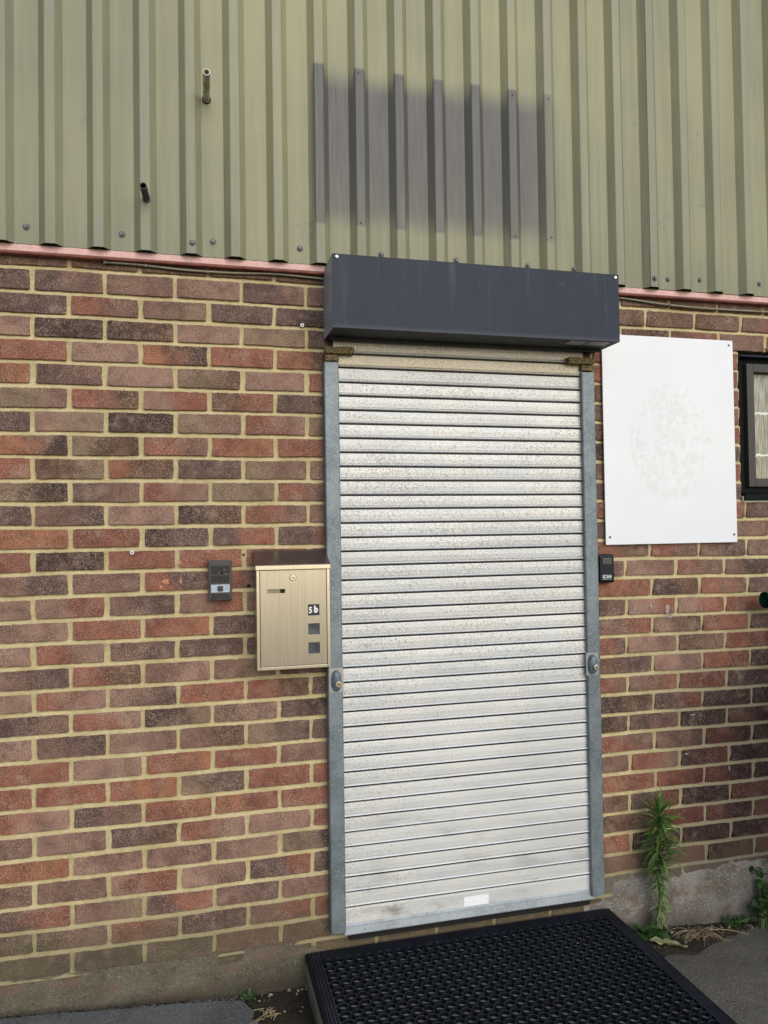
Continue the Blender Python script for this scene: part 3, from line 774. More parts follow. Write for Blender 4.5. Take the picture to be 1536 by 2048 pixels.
# ------------------------------------------------------------ roller shutter
sh = thing('roller_shutter', 'closed silver roller shutter door with a dark grey box above and galvanised side guides', 'roller shutter', (1.45,-.03,.15))
lines = [2.162,2.114,2.062,2.015,1.965,1.917,1.867,1.817,1.768,1.719,1.668,1.621,1.571,1.521,1.473,1.423,1.373,1.323,1.273,1.222,1.172,1.122,1.071,1.021,.969,.920,.867,.815,.764,.713,.661,.610,.558,.508,.458,.406,.355,.305,.253]
zs = [2.212]+lines
m = MB(); xa, xb = .972, 1.932; NX = 24
prof = []; rs = random.Random(5)
for i in range(len(zs)-1):
    zt_, zb_ = zs[i], zs[i+1]; j = rs.uniform(-.0010,.0010); til = rs.uniform(-.0008,.0008)
    for dz, y in ((-.0016,-.0250),(-.0024,-.0286),(-.0065,-.0292),(-.020,-.0300),(-.0366,-.0290),(-.0372,-.0264),(-.0384,-.0264),(-.0390,-.0300),(-.0408,-.0330),(-.0432,-.0345),(-.0450,-.0332),(-.0461,-.0290),(-.0465,-.0180),(-.0494,-.0180)):
        q = -dz/.050; prof.append((y+j+til*q, zt_+(zb_-zt_)*q))
# bottom slat
prof += [(-.0240,.2520),(-.0286,.2505),(-.0295,.245),(-.0295,.200)]
for i in range(NX+1):
    x = xa+(xb-xa)*i/NX
    for (y, z) in prof:
        m.v.append((x, y+noise.noise(Vector((x*4, z*9, 0)))*.0009, z+noise.noise(Vector((x*3, z*20, 4)))*.0006)); m.c.append((1,1,1))
n = len(prof)
for i in range(NX):
    for k in range(n-1): m.f.append((i*n+k, i*n+k+1, (i+1)*n+k+1, (i+1)*n+k))
cur = m.build('slat_curtain', MB_['slat'], sh, smooth=False)
m = MB(); m.prism_x([(-.0215,.200),(-.0305,.200),(-.0335,.1955),(-.0345,.1925),(-.0345,.1905),(-.0400,.1680),(-.0400,.1655),(-.0215,.1655)], xa+.012, xb-.004); m.build('bottom_rail', MB_['rail'], sh)
m = MB(); m.box((1.004,-.024,.138),(1.918,-.0075,.1655),.002); m.box((1.0,-.036,.158),(1.90,-.022,.1650),.002); m.build('rubber_seal', MB_['void'], sh)
m = MB(); m.box((1.419,-.0312,.2005),(1.513,-.0290,.2335)); m.build('sticker', MB_['sticker'], sh)
def guide(x0, x1, inner):
    # channel with rounded front corners and an open inner side
    prof = [(x0,.004),(x0,-.046),(x0+.0012,-.049),(x0+.004,-.0502),(x1-.004,-.0502),(x1-.0012,-.049),(x1,-.046),(x1,.004)]
    m = MB(); zb, zt_ = .180, 2.128
    ks = 40
    for i in range(ks+1):
        z = zb+(zt_-zb)*i/ks
        for x, y in prof: m.v.append((x+noise.noise(Vector((0, z*1.5, x0)))*.0008, y, z)); m.c.append((1,1,1))
    n = len(prof)
    for i in range(ks):
        for k in range(n-1): m.f.append((i*n+k, i*n+k+1, (i+1)*n+k+1, (i+1)*n+k))
    o0 = 0; m.f.append(tuple(range(n))); m.f.append(tuple(ks*n+k for k in range(n))[::-1])
    return m.build('guide_rail', MB_['galv'], sh)
gl = guide(.936, .9875, 1); gr = guide(1.9155, 1.968, 0)
def foam_block(a, b, par, seed):
    m = MB(); bm = bmesh.new(); bmesh.ops.create_cube(bm, size=1)
    bmesh.ops.subdivide_edges(bm, edges=bm.edges[:], cuts=7, use_grid_fill=True)
    for v in bm.verts:
        p = Vector([(a[i]+b[i])/2+v.co[i]*(b[i]-a[i]) for i in range(3)])
        q = noise.noise_vector(p*90+Vector((seed,0,0)))*.0030; v.co = p+q
    m.bm(bm); return m.build('weathered_bracket', MB_['brown'], par)
foam_block((.940,-.062,2.158),(1.040,-.030,2.180), gl, 1); foam_block((.942,-.050,2.134),(.988,-.02,2.156), gl, 2)
foam_block((1.858,-.062,2.158),(1.964,-.030,2.181), gr, 3); foam_block((1.915,-.050,2.134),(1.966,-.02,2.156), gr, 4)
# box
bx0, bx1, bz0, bz1, by = .944, 1.9985, 2.214, 2.4595, -.180
box = MB()
th = .0025
box.box((bx0, by, bz0),(bx1, by+th, bz1), .0012)
hood = box.build('shutter_box', MB_['anth'], sh)
m = MB(); m.box((bx0+.001, by+th+.0002, bz1-.0022),(bx1-.001,-.073,bz1-.0004)); m.build('top_plate', MB_['black_under'], hood)
m = MB(); m.prism_x([(by+th+.0002,bz0+.0008),(-.062,bz0+.0008),(-.062,bz0+.004),(by+th+.0002,bz0+.0035)], bx0+.003, bx1-.003)
m.box((bx0+.01,-.0615,bz0-.010),(bx1-.01,-.0555,bz0+.02)); m.box((bx0+.05,-.055,bz0-.004),(bx1-.05,-.030,bz0+.004)); m.build('underside', MB_['black_under'], hood)
for xs0, xs1 in ((bx0+.0004, bx0+.0026),(bx1-.0026, bx1-.0004)):
    m = MB(); m.box((xs0, by+th+.0003, bz0+.0004),(xs1,-.006,bz1-.0025)); m.build('end_plate', MB_['galv_lt'], hood)
m = MB(); m.box((1.812,-.168,bz0-.0006),(1.880,-.115,bz0+.0007)); m.box((1.888,-.168,bz0-.0006),(1.968,-.115,bz0+.0007)); m.build('label', MB_['greysticker'], hood)
for x, z in ((.960,2.449),(1.985,2.448)):
    m = MB(); m.tube([(x,by,z),(x,by-.0015,z),(x,by-.0030,z)], [.0062,.0060,.0042], 16); m.pipe((x,by-.003,z),(x,by-.0036,z),.0042,.002,14); m.build('rivet', MB_['chrome'], hood)
def key_switch(x, z, par):
    m = MB(); m.box((x-.0245,-.0512,z-.041),(x+.0245,-.0500,z+.042)); pl_ = m.build('switch_plate', MB_['bare'], par)
    bm = bmesh.new(); bmesh.ops.create_uvsphere(bm, u_segments=24, v_segments=14, radius=1)
    for v in bm.verts:
        c = v.co.copy(); v.co.x = c.x*.0172
        v.co.z = math.copysign(abs(c.z)**.75, c.z)*.036
        v.co.y = -max(0, -c.y)**.55*.021 if c.y < 0 else .004*c.y
    m = MB(); m.bm(bm, Matrix.Translation((x,-.0512,z))); body = m.build('key_switch', MB_['bluegrey'], par, smooth=True)
    m = MB(); m.tube([(x+.003,-.052,z-.008),(x+.003,-.078,z-.008)], .0115, 22); m.build('barrel_housing', MB_['bluegrey'], body, smooth=False)
    m = MB(); m.tube([(x+.003,-.0775,z-.008),(x+.003,-.0795,z-.008),(x+.003,-.0805,z-.008)], [.0104,.0104,.0086], 22); cy = m.build('cylinder_face', MB_['brass'], body)
    m = MB(); 
    for a in (0, 1.047, 2.094):
        d = Vector((math.cos(a), 0, math.sin(a)))*.0052; e = Vector((-math.sin(a),0,math.cos(a)))*.0008; c = Vector((x+.003,-.0807,z-.008))
        m.add([c-d-e, c+d-e, c+d+e, c-d+e], [(0,1,2,3)])
    m.build('keyhole', MB_['void'], body)
key_switch(.964, 1.035, gl); key_switch(1.932, 1.036, gr)

# ------------------------------------------------------------ mailbox
mb = thing('mailbox', 'brushed steel letterbox numbered 5b hung on the bricks beside the left shutter guide', 'mailbox', (.81,-.006,1.09))
X0, X1, Z0, Z1, Y = .6925, .9350, 1.0935, 1.4320, -.108
m = MB(); m.box((X0,-.008,Z0),(X1,Y+.004,Z1-.002),.0012); body = m.build('body', MB_['steelbrush'], mb)
m = MB()   # door frame rims
m.box((X0,Y+.004,Z0),(X0+.010,Y-.002,Z1-.012),.0008); m.box((X1-.010,Y+.004,Z0),(X1,Y-.002,Z1-.012),.0008); m.box((X0+.0102,Y+.004,Z0),(X1-.0102,Y-.002,Z0+.0095),.0008)
m.build('rim', MB_['steeledge'], mb)
m = MB(); m.box((X0+.0102,Y+.0045,Z0+.0098),(X1-.0102,Y+.0038,Z1-.012)); m.build('door_gap', MB_['void'], mb)
# door with openings: grid of panels around holes
dx0, dx1, dz0, dz1 = X0+.0122, X1-.0120, Z0+.0118, Z1-.0135
holes = [(.728,.786,1.344,1.3575),(.861,.8995,1.2665,1.3035),(.861,.8995,1.2035,1.2405),(.861,.8995,1.1405,1.1775)]
gx = sorted({dx0, dx1, *[h[0] for h in holes], *[h[1] for h in holes]}); gzz = sorted({dz0, dz1, *[h[2] for h in holes], *[h[3] for h in holes]})
m = MB(); yf = Y-.0012; yb = Y+.0008
for i in range(len(gx)-1):
    for j in range(len(gzz)-1):
        cx, cz = (gx[i]+gx[i+1])/2, (gzz[j]+gzz[j+1])/2
        if any(h[0] < cx < h[1] and h[2] < cz < h[3] for h in holes): continue
        m.add([(gx[i],yf,gzz[j]),(gx[i+1],yf,gzz[j]),(gx[i+1],yf,gzz[j+1]),(gx[i],yf,gzz[j+1])], [(0,1,2,3)])
for h in holes+[(dx0,dx1,dz0,dz1)]:
    c = [(h[0],h[2]),(h[1],h[2]),(h[1],h[3]),(h[0],h[3])]
    for i in range(4):
        a, b = c[i], c[(i+1)%4]; m.add([(a[0],yf,a[1]),(b[0],yf,b[1]),(b[0],yb+.002,b[1]),(a[0],yb+.002,a[1])], [(0,1,2,3)])
door = m.build('door', MB_['steelbrush'], mb)
for i, h in enumerate(holes):
    yy = Y+.0032
    m = MB(); m.box((h[0]-.002,yy,h[2]-.002),(h[1]+.002,yy-.0010,h[3]+.002))
    pn = m.build('name_window' if i == 0 else 'viewing_window', MB_['card'] if i == 0 else MB_['bluewin'], door)
    if i == 0:
        m = MB(); m.box((h[0]+.042,yy-.0011,h[2]),(h[1]-.0005,yy-.0016,h[3])); m.build('open_end', MB_['void'], pn)
m = MB(); lx, lz = .8125, 1.394
m.tube([(lx,Y-.001,lz),(lx,Y-.0045,lz),(lx,Y-.0062,lz)], [.0112,.0112,.0092], 24); lock = m.build('lock', MB_['chrome'], mb)
m = MB(); m.tube([(lx,Y-.0062,lz),(lx,Y-.0072,lz)], .0068, 20); m.build('lock_barrel', MB_['brass'], lock)
m = MB(); c = Vector((lx,Y-.0074,lz)); d = Vector((.0042,0,-.0034)); e = Vector((.0007,0,.0009)); m.add([c-d*.2-e, c+d-e, c+d+e, c-d*.2+e], [(0,1,2,3)]); m.build('keyhole', MB_['void'], lock)
# sloping lid
m = MB(); lidp = [(.0-.006,1.4835),(Y-.012,1.4370),(Y-.012,1.4350),(Y-.0005,1.4338),(-.006,1.4790)]
m.prism_x(lidp, X0-.0035, X1+.0015); lid = m.build('lid', MB_['steeldark'], mb)
m = MB(); m.box((X0-.0035,Y-.0120,1.4345),(X1+.0015,Y-.0135,1.4222),.0005); m.build('lid_lip', MB_['steeledge'], lid)
m = MB(); m.prism_x([(-.007,1.478),(Y+.003,1.431),(-.007,1.431)], X0+.0002, X1-.0004); m.build('side_cheek', MB_['steelbrush'], mb)

def text_mesh(txt, size, x, y, z, mat, parent, name, bold=0.0, sx=1.0, font=None, sp=1.0):
    cu = bpy.data.curves.new(name, 'FONT'); cu.body = txt; cu.size = size; cu.extrude = .0003; cu.offset = bold; cu.space_character = sp; cu.align_x = 'CENTER'; cu.align_y = 'CENTER'
    ob = bpy.data.objects.new('tmp', cu); COL.objects.link(ob)
    dg = bpy.context.evaluated_depsgraph_get(); me = bpy.data.meshes.new_from_object(ob.evaluated_get(dg))
    bpy.data.objects.remove(ob, do_unlink=True)
    mt = Matrix.Translation((x, y, z)) @ Matrix.Rotation(math.pi/2, 4, 'X') @ Matrix.Diagonal((sx, 1, 1, 1))
    me.transform(mt); me.materials.clear(); me.materials.append(mat)
    o = bpy.data.objects.new(name, me); COL.objects.link(o); o.parent = parent; o.matrix_parent_inverse = Matrix.Translation(-pos(parent))
    return o
m = MB(); h = holes[1]; m.box((h[0]+.0002,Y+.0018,h[2]+.0002),(h[1]-.0002,Y-.0005,h[3]-.0002)); npn = m.build('number_plate', MB_['black'], door)
text_mesh('5', .0275, .8695, Y-.0009, 1.2835, MB_['white'], npn, 'number', .0009, .85)
text_mesh('b', .0300, .8875, Y-.0009, 1.2860, MB_['white'], npn, 'letter', .0016, .85)

# ------------------------------------------------------------ intercom
ic = thing('intercom', 'small brown black intercom panel with slotted grille and pale label on the brick wall', 'intercom', (.58,-.008,1.32))
ix0, ix1, iz0, iz1, iy = .5415, .6185, 1.3205, 1.4535, -.036
m = MB(); m.box((ix0,-.004,iz0),(ix1,iy+.004,iz1),.0018); m.box((ix0+.0035,iy+.0035,iz0+.004),(ix1-.0035,iy,iz1-.006),.0015); m.build('housing', MB_['bronze'], ic)
def slots(za, zb, n, xa, xb):
    m = MB(); wd = (xb-xa)/n
    for i in range(n): m.box((xa+i*wd+wd*.22,iy-.0004,za),(xa+i*wd+wd*.78,iy+.0012,zb))
    return m
q = slots(1.4070,1.4360,13,.5495,.6105); q2 = slots(1.3780,1.4035,13,.5495,.6105); q.add(q2.v, q2.f); q.build('speaker_grille', MB_['void'], ic)
slots(1.3265,1.3430,13,.5495,.6105).build('microphone_grille', MB_['void'], ic)
m = MB(); m.box((.5500,iy-.0012,1.3475),(.6105,iy+.0005,1.3735),.0006); lb = m.build('label_strip', MB_['labelw'], ic)
m = MB()
for x, z, ln in ((.5525,1.3695,.004),(.559,1.3692,.006),(.5655,1.3698,.003),(.594,1.370,.010),(.606,1.3695,.004)):
    m.box((x,iy-.0016,z),(x+ln,iy-.0011,z+.0016))
for z in (1.352,1.3555,1.359,1.3625):
    m.box((.5520,iy-.0015,z),(.5680,iy-.0011,z+.0006)); m.box((.5920,iy-.0015,z),(.6085,iy-.0011,z+.0006))
m.build('print', MB_['greyink'], lb)['kind'] = 'stuff'
m = MB(); m.box((.5705,iy-.0035,1.3510),(.5895,iy-.0010,1.3690),.0022); bt = m.build('button', MB_['bronze'], ic)
m = MB(); m.box((.5755,iy-.0050,1.3555),(.5845,iy-.0034,1.3645),.0010); m.build('button_cap', MB_['black'], bt)
m = MB(); m.tube([(.5800,iy-.001,1.4085),(.5860,iy-.002,1.4140),(.5900,iy-.001,1.4090)], .0022, 6); m.build('grille_break', MB_['void'], ic)
m = MB(); 
for x, z in ((.5770,1.4125),(.5940,1.4225),(.5965,1.4100),(.6025,1.4085)): m.box((x-.0014,iy-.0015,z-.0016),(x+.0014,iy,z+.0016),.0005)
m.build('grille_debris', MB_['crumb'], ic)

# ------------------------------------------------------------ key safe
ks = thing('key_safe', 'black key safe lettered SCAN mounted on the bricks right of the shutter guide', 'key safe', (2.0,-.006,1.33))
m = MB(); kx0, kx1, kz0, kz1 = 1.9705, 2.0390, 1.3345, 1.4430
m.box((kx0,-.003,kz0),(kx1,-.040,kz1),.006); m.build('body', MB_['navy'], ks, smooth=False)
m = MB(); m.box((kx0+.004,-.038,kz0+.005),(kx1-.004,-.0485,kz1-.004),.006); fc = m.build('cover', MB_['navy'], ks)
m = MB(); m.box((kx0+.013,-.048,kz1-.040),(kx1-.012,-.0505,kz1-.013),.004); wn = m.build('dial_shutter', MB_['greycover'], fc)
m = MB(); m.tube([Vector((kx0+.034+math.cos(a)*.0225*(1 if abs(math.cos(a))>.3 else 1), -.0488, kz1-.030+math.sin(a)*.0200)) for a in [math.pi*i/16*1.0 for i in range(0,17)]], .0012, 6); m.build('arched_rim', MB_['black'], fc)
text_mesh('SCAN', .0175, 2.0035, -.0489, 1.3585, MB_['white'], fc, 'brand_letters', .0004, .74, None, 1.12)
m = MB(); m.box((1.9850,-.0490,1.3485),(2.0215,-.0485,1.3493)); m.build('strapline', MB_['white'], fc)

# ------------------------------------------------------------ white board
wb = thing('sign_board', 'blank white rectangular board with faint round adhesive marks fixed right of the shutter', 'sign board', (2.31,-.01,1.478))
m = MB(); m.box((2.0195,-.0135,1.4775),(2.6040,-.0195,2.2860),.0008); bd = m.build('panel', MB_['board'], wb)
for x, z in ((2.586,2.2665),(2.5895,1.5085),(2.0365,1.5065),(2.0365,2.2665)):
    m = MB(); m.tube([(x,-.0193,z),(x,-.0207,z)], .0048, 14); m.build('screw', MB_['zinc'], wb)
for z in (1.50, 2.23):
    m = MB(); m.box((2.04,-.006,z),(2.585,-.0134,z+.03)); m.build('batten', MB_['black'], wb)

# ------------------------------------------------------------ window
wi = thing('window', 'dark framed window with frosted rippled glass at the right edge', 'window', (3.02,.03,1.64))
wx0, wx1, wz0, wz1 = WIN[0], WIN[1], WIN[2], WIN[3]
def frame4(m, x0, x1, z0, z1, w_, y0, y1, bev=.002):
    m.box((x0,y0,z0),(x0+w_,y1,z1),bev); m.box((x1-w_,y0,z0),(x1,y1,z1),bev)
    m.box((x0+w_+.0003,y0,z1-w_),(x1-w_-.0003,y1,z1),bev); m.box((x0+w_+.0003,y0,z0),(x1-w_-.0003,y1,z0+w_),bev)
m = MB(); frame4(m, wx0+.002, wx1-.002, wz0+.036, wz1-.026, .040, .020, .085); m.build('outer_frame', MB_['upvc_dk'], wi)
m = MB(); frame4(m, wx0+.042, wx1-.042, wz0+.060, wz1-.060, .034, .000, .060, .003); cs_ = m.build('casement', MB_['upvc'], wi)
m = MB(); m.box((wx0+.0765,.030,wz0+.0945),(wx1-.0765,.036,wz1-.0945)); m.build('glass', MB_['glass'], cs_)
m = MB(); m.prism_x([(.02,wz1-.020),(-.016,wz1-.0300),(-.018,wz1-.0340),(-.014,wz1-.0365),(.02,wz1-.034)], wx0+.003, wx1-.003); m.build('head_trim', MB_['flash'], wi)
m = MB(); m.prism_x([(.10,wz0+.040),(.02,wz0+.036),(-.018,wz0+.030),(-.022,wz0+.026),(-.022,wz0+.006),(-.012,wz0+.002),(.03,wz0+.004)], wx0+.004, wx1-.004); m.build('sill', MB_['upvc_dk'], wi)
m = MB(); m.box((wx0-.0,.0,wz0+.0),(wx0+.006,-.012,wz0+.022),.002); foam = m.build('sealant', MB_['foam'], wi)

# ------------------------------------------------------------ step and mat
st = thing('doorstep', 'weathered grey step under the black mat at the shutter', 'step', (1.43,-.5,0))
m = MB(); bm = bmesh.new(); bmesh.ops.create_cube(bm, size=1)
for v in bm.verts: v.co = Vector((1.4275+v.co.x*1.149, -.617+v.co.y*1.195, .0255+v.co.z*.150))
bmesh.ops.subdivide_edges(bm, edges=bm.edges[:], cuts=28, use_grid_fill=True)
for v in bm.verts:
    q = noise.noise_vector(v.co*Vector((12,12,30)).length*.0+Vector((v.co.x*14, v.co.y*5, v.co.z*26)))
    v.co += Vector((q.x*.004, q.y*.004, q.z*.0015 if v.co.z < .09 else q.z*.0003))
m.bm(bm); m.build('step_block', MB_['step'], st)
mat_ = thing('door_mat', 'large black rubber mat with rows of round holes lying on the step', 'door mat', (1.43,-.6,.10))
ax0, ax1, ay0, ay1 = .8490, 2.004, -.0180, -1.22; zt_ = .1140; zb_ = .1010
pit_ = .0345; pity_ = .0400; bl_, br_, bb_ = .052, .052, .050
nxh = int((ax1-ax0-bl_-br_)/pit_); nyh = int((ay0-ay1-2*bb_)/pity_)
pxh = (ax1-ax0-bl_-br_)/nxh; pyh = (ay0-ay1-2*bb_)/nyh
cell = MB(); SEG = 20
# tubes (raised rings) and lower web with small openings at the cell corners
top, web, bot = zt_, zt_-.0040, zb_
def ringpts(cx, cy, rr, z, s=SEG): return [(cx+math.cos(2*math.pi*k/s)*rr, cy+math.sin(2*math.pi*k/s)*rr, z) for k in range(s)]
for j in range(nyh):
    for i in range(nxh):
        cx = ax0+bl_+(i+.5)*pxh; cy = ay0-bb_-(j+.5)*pyh
        prof_ = [(.0166, web-.001),(.0165, top-.0005),(.0162, top),(.0151, top),(.0148, top-.0005),(.0146, bot)]
        vs = []; 
        for rr, z in prof_: vs += ringpts(cx, cy, rr, z)
        fs = [(a*SEG+k, a*SEG+(k+1)%SEG, (a+1)*SEG+(k+1)%SEG, (a+1)*SEG+k) for a in range(len(prof_)-1) for k in range(SEG)]
        cell.add(vs, fs)
        # web
        hx, hy = pxh/2, pyh/2; c = .0100
        outer = []
        for k in range(SEG):
            a = 2*math.pi*k/SEG; ca, sa = math.cos(a), math.sin(a)
            tmax = min(hx/abs(ca) if abs(ca) > 1e-6 else 9, hy/abs(sa) if abs(sa) > 1e-6 else 9)
            tmax = min(tmax, (hx+hy-c)/(abs(ca)+abs(sa)))
            outer.append((cx+ca*tmax, cy+sa*tmax, web))
        vs = ringpts(cx, cy, .0155, web)+outer+[(x, y, web-.008) for x, y, _ in outer]
        fs = [(k, (k+1)%SEG, SEG+(k+1)%SEG, SEG+k) for k in range(SEG)]
        fs += [(SEG+k, SEG+(k+1)%SEG, 2*SEG+(k+1)%SEG, 2*SEG+k) for k in range(SEG)]
        cell.add(vs, fs)
cell.build('perforated_field', MB_['rubber'], mat_)
m = MB()
hx0, hx1, hy0, hy1 = ax0+bl_, ax1-br_, ay0-bb_, ay1+bb_
m.box((hx0,ay0,bot),(hx1,hy0,top-.0010)); m.box((hx0,hy1,bot),(hx1,ay1,top-.0010))
def ribs(x0, x1, sgn):
    n = 5; wd = (x1-x0)/n; pr_ = []
    out = [(x0, bot)]
    for i in range(n):
        a = x0+i*wd
        k0 = (i+.0)/n; k1 = (i+1.0)/n
        zz = lambda t: bot+.0075+(top-bot-.0075)*min(1, (t if sgn > 0 else 1-t)*4)
        out += [(a+wd*.06, zz(k0)-.0022), (a+wd*.28, zz(k0)), (a+wd*.62, zz(k1)), (a+wd*.84, zz(k1)-.0022)]
    out += [(x1, bot)]
    return out
for x0_, x1_, sg in ((ax0, ax0+bl_-.0004, 1),(ax1-br_+.0004, ax1, -1)):
    pr_ = ribs(x0_, x1_, sg); n = len(pr_)
    vs = [(x, ay0, z) for x, z in pr_]+[(x, ay1, z) for x, z in pr_]
    m.add(vs, [(i, (i+1)%n, n+(i+1)%n, n+i) for i in range(n)]+[tuple(range(n))[::-1], tuple(range(n, 2*n))])
m.build('ribbed_border', MB_['rubber'], mat_)
m = MB(); rq = random.Random(4)
for _ in range(46):
    x = rq.uniform(ax0+.06, ax1-.06); y = rq.uniform(-.95, -.03); s = rq.uniform(.0012,.0030)
    bm = bmesh.new(); bmesh.ops.create_icosphere(bm, subdivisions=1, radius=s); m.bm(bm, Matrix.Translation((x, y, top-.001 if rq.random() < .3 else zb_+.001)) @ Matrix.Diagonal((1.4,1,.6,1)))
tag(m.build('litter', MB_['crumb']), 'tiny pale crumbs and stones lying on and in the black mat', 'litter', kind='stuff')

# ------------------------------------------------------------ plants
def leaf(m, base, d, L, W, droop, col, fold=.25, seg=6, twist=0.0):
    d = Vector(d).normalized(); side = d.cross(Vector((0,0,1)))
    if side.length < 1e-3: side = Vector((1,0,0))
    side.normalize(); side = Matrix.Rotation(twist, 3, d) @ side
    p = Vector(base); vs = []; cur_ = d.copy()
    for i in range(seg+1):
        t = i/seg; wd = W*(max(0, math.sin(math.pi*min(1, t*.86+.10)))**.8)*(1-t**4*.9) if t < 1 else W*.03
        nn = side.cross(cur_).normalized()
        vs += [p-side*wd+nn*wd*fold, p.copy(), p+side*wd+nn*wd*fold]
        cur_ = (cur_+Vector((0,0,-droop/seg))).normalized(); p = p+cur_*(L/seg)
    fs = []
    for i in range(seg):
        for k in range(2): fs.append((i*3+k, i*3+k+1, (i+1)*3+k+1, (i+1)*3+k))
    m.add(vs, fs, [col]*len(vs))
rp = random.Random(21)
pl = thing('tall_weed', 'tall upright green weed with narrow drooping leaves growing against the wall foot', 'weed', (2.190,-.065,.0))
base = Vector((2.185,-.060,.005)); tip = Vector((2.180,-.088,.490))
spts = [base.lerp(tip, i/14)+Vector((math.sin(i*.7)*.004, math.cos(i*.9)*.003, 0)) for i in range(15)]
m = MB(); m.tube(spts, [.0062-.0045*i/14 for i in range(15)], 8); m.build('stem', MB_['stem'], pl, smooth=True)
m = MB(); NL = 340
for i in range(NL):
    t = i/NL; ti = t*14; k = min(13, int(ti)); p = spts[k].lerp(spts[k+1], ti-k)
    a = i*2.39996+rp.uniform(-.7,.7); el = -.15+t*.85 + (0 if t < .9 else (t-.9)*6)+rp.uniform(-.45,.4)
    if t < .4: L = rp.uniform(.030,.052)
    elif t < .62: L = rp.uniform(.038,.066)
    else: L = rp.uniform(.045,.100)
    if t > .93: L = rp.uniform(.05,.075)
    W = .0050 if t > .5 else .0036
    if t > .8: W = .0062
    L *= 1.12 if t < .5 else 1.25
    d = Vector((math.cos(a)*math.cos(el), math.sin(a)*math.cos(el), math.sin(el)))
    if p.y + d.y*L > -.012: d.y = min(d.y, (-.012-p.y)/L)
    dr = rp.uniform(.5,1.5) if t < .85 else rp.uniform(.3,1.0)
    if t < .38: col = tuple(c*rp.uniform(.8,1.2) for c in rp.choice([(1.9,1.5,2.2),(1.3,1.1,1.3),(2.6,1.9,3.0)]))
    elif t < .75: col = tuple([rp.uniform(.7,1.15)]*3)
    else: col = tuple(c*rp.uniform(.8,1.25) for c in (1.15,1.1,.9))
    leaf(m, p, d, L, W*rp.uniform(.65,1.1), dr, col, .3, 6, rp.uniform(-.4,.4))
for i in range(7):     # larger leaves fanning from the tip and shoulders
    a = -2.9+i*.45; leaf(m, tip+Vector((0,0,-.01)), (math.cos(a)*.8, -.25, .9+.25*math.sin(i)), rp.uniform(.055,.080), .0062, .9, (1.2,1.1,1.0), .3)
for side in (-1, 1):
    for z in (.45,.44,.42,.40,.38,.36,.34,.33,.31,.29,.26):
        L = rp.uniform(.065,.098); leaf(m, (2.183,-.085,z), (side, rp.uniform(-.3,.05), rp.uniform(.1,.6)), L, .0075, rp.uniform(.7,1.4), tuple([rp.uniform(.7,1.0)]*3), .3)
m.build('foliage', MB_['weed'], pl)
m = MB()   # pale dried leaves at the foot
for i in range(34):
    a = rp.uniform(0, 6.28); leaf(m, (2.185+rp.uniform(-.006,.006),-.060,rp.uniform(.02,.12)), (math.cos(a), min(.2, math.sin(a)), rp.uniform(-.5,.2)), rp.uniform(.03,.055), .0026, 1.6, tuple([rp.uniform(.6,1.0)]*3), .4)
m.build('withered_leaves', MB_['straw'], pl)

def broad_leaf(m, base, d, L, W, col, lobes=4, droop=.6):
    d = Vector(d).normalized(); side = d.cross(Vector((0,-.4,1))).normalized(); p = Vector(base); vs = []; n = lobes*4
    c = d.copy()
    for i in range(n+1):
        t = i/n; wd = W*math.sin(math.pi*min(1, t*.9+.08))**.7*(.68+.32*abs(math.cos(t*lobes*math.pi)))*(1 if i < n else .1)
        nn = side.cross(c).normalized(); vs += [p-side*wd+nn*wd*.2, p.copy(), p+side*wd+nn*wd*.2]
        c = (c+Vector((0,0,-droop/n))).normalized(); p = p+c*(L/n)
    m.add(vs, [(i*3+k, i*3+k+1, (i+1)*3+k+1, (i+1)*3+k) for i in range(n) for k in range(2)], [col]*len(vs))
pb = thing('leafy_weed', 'low broad leaved dark green weed at the foot of the tall weed beside the mat', 'weed', (2.11,-.07,0), 'leafy weeds')
m = MB(); rp = random.Random(9)
for i in range(15):
    a = rp.uniform(-3.0, .0) if i % 3 else rp.uniform(2.4, 3.6)
    broad_leaf(m, (2.125+rp.uniform(-.02,.03), -.060+rp.uniform(-.03,.0), .008+rp.uniform(0,.02)), (math.cos(a)*.8, math.sin(a)*.5-.05, rp.uniform(.5,1.3)), rp.uniform(.045,.085), rp.uniform(.012,.018), tuple([rp.uniform(.7,1.15)]*3), 4, rp.uniform(.6,1.6))
m.build('leaves', MB_['weed2'], pb)
m = MB(); 
for i in range(3): m.tube([(2.125+i*.004,-.06,.0),(2.122+i*.006,-.062,.03)], .0022, 6)
m.build('stem', MB_['stem'], pb)

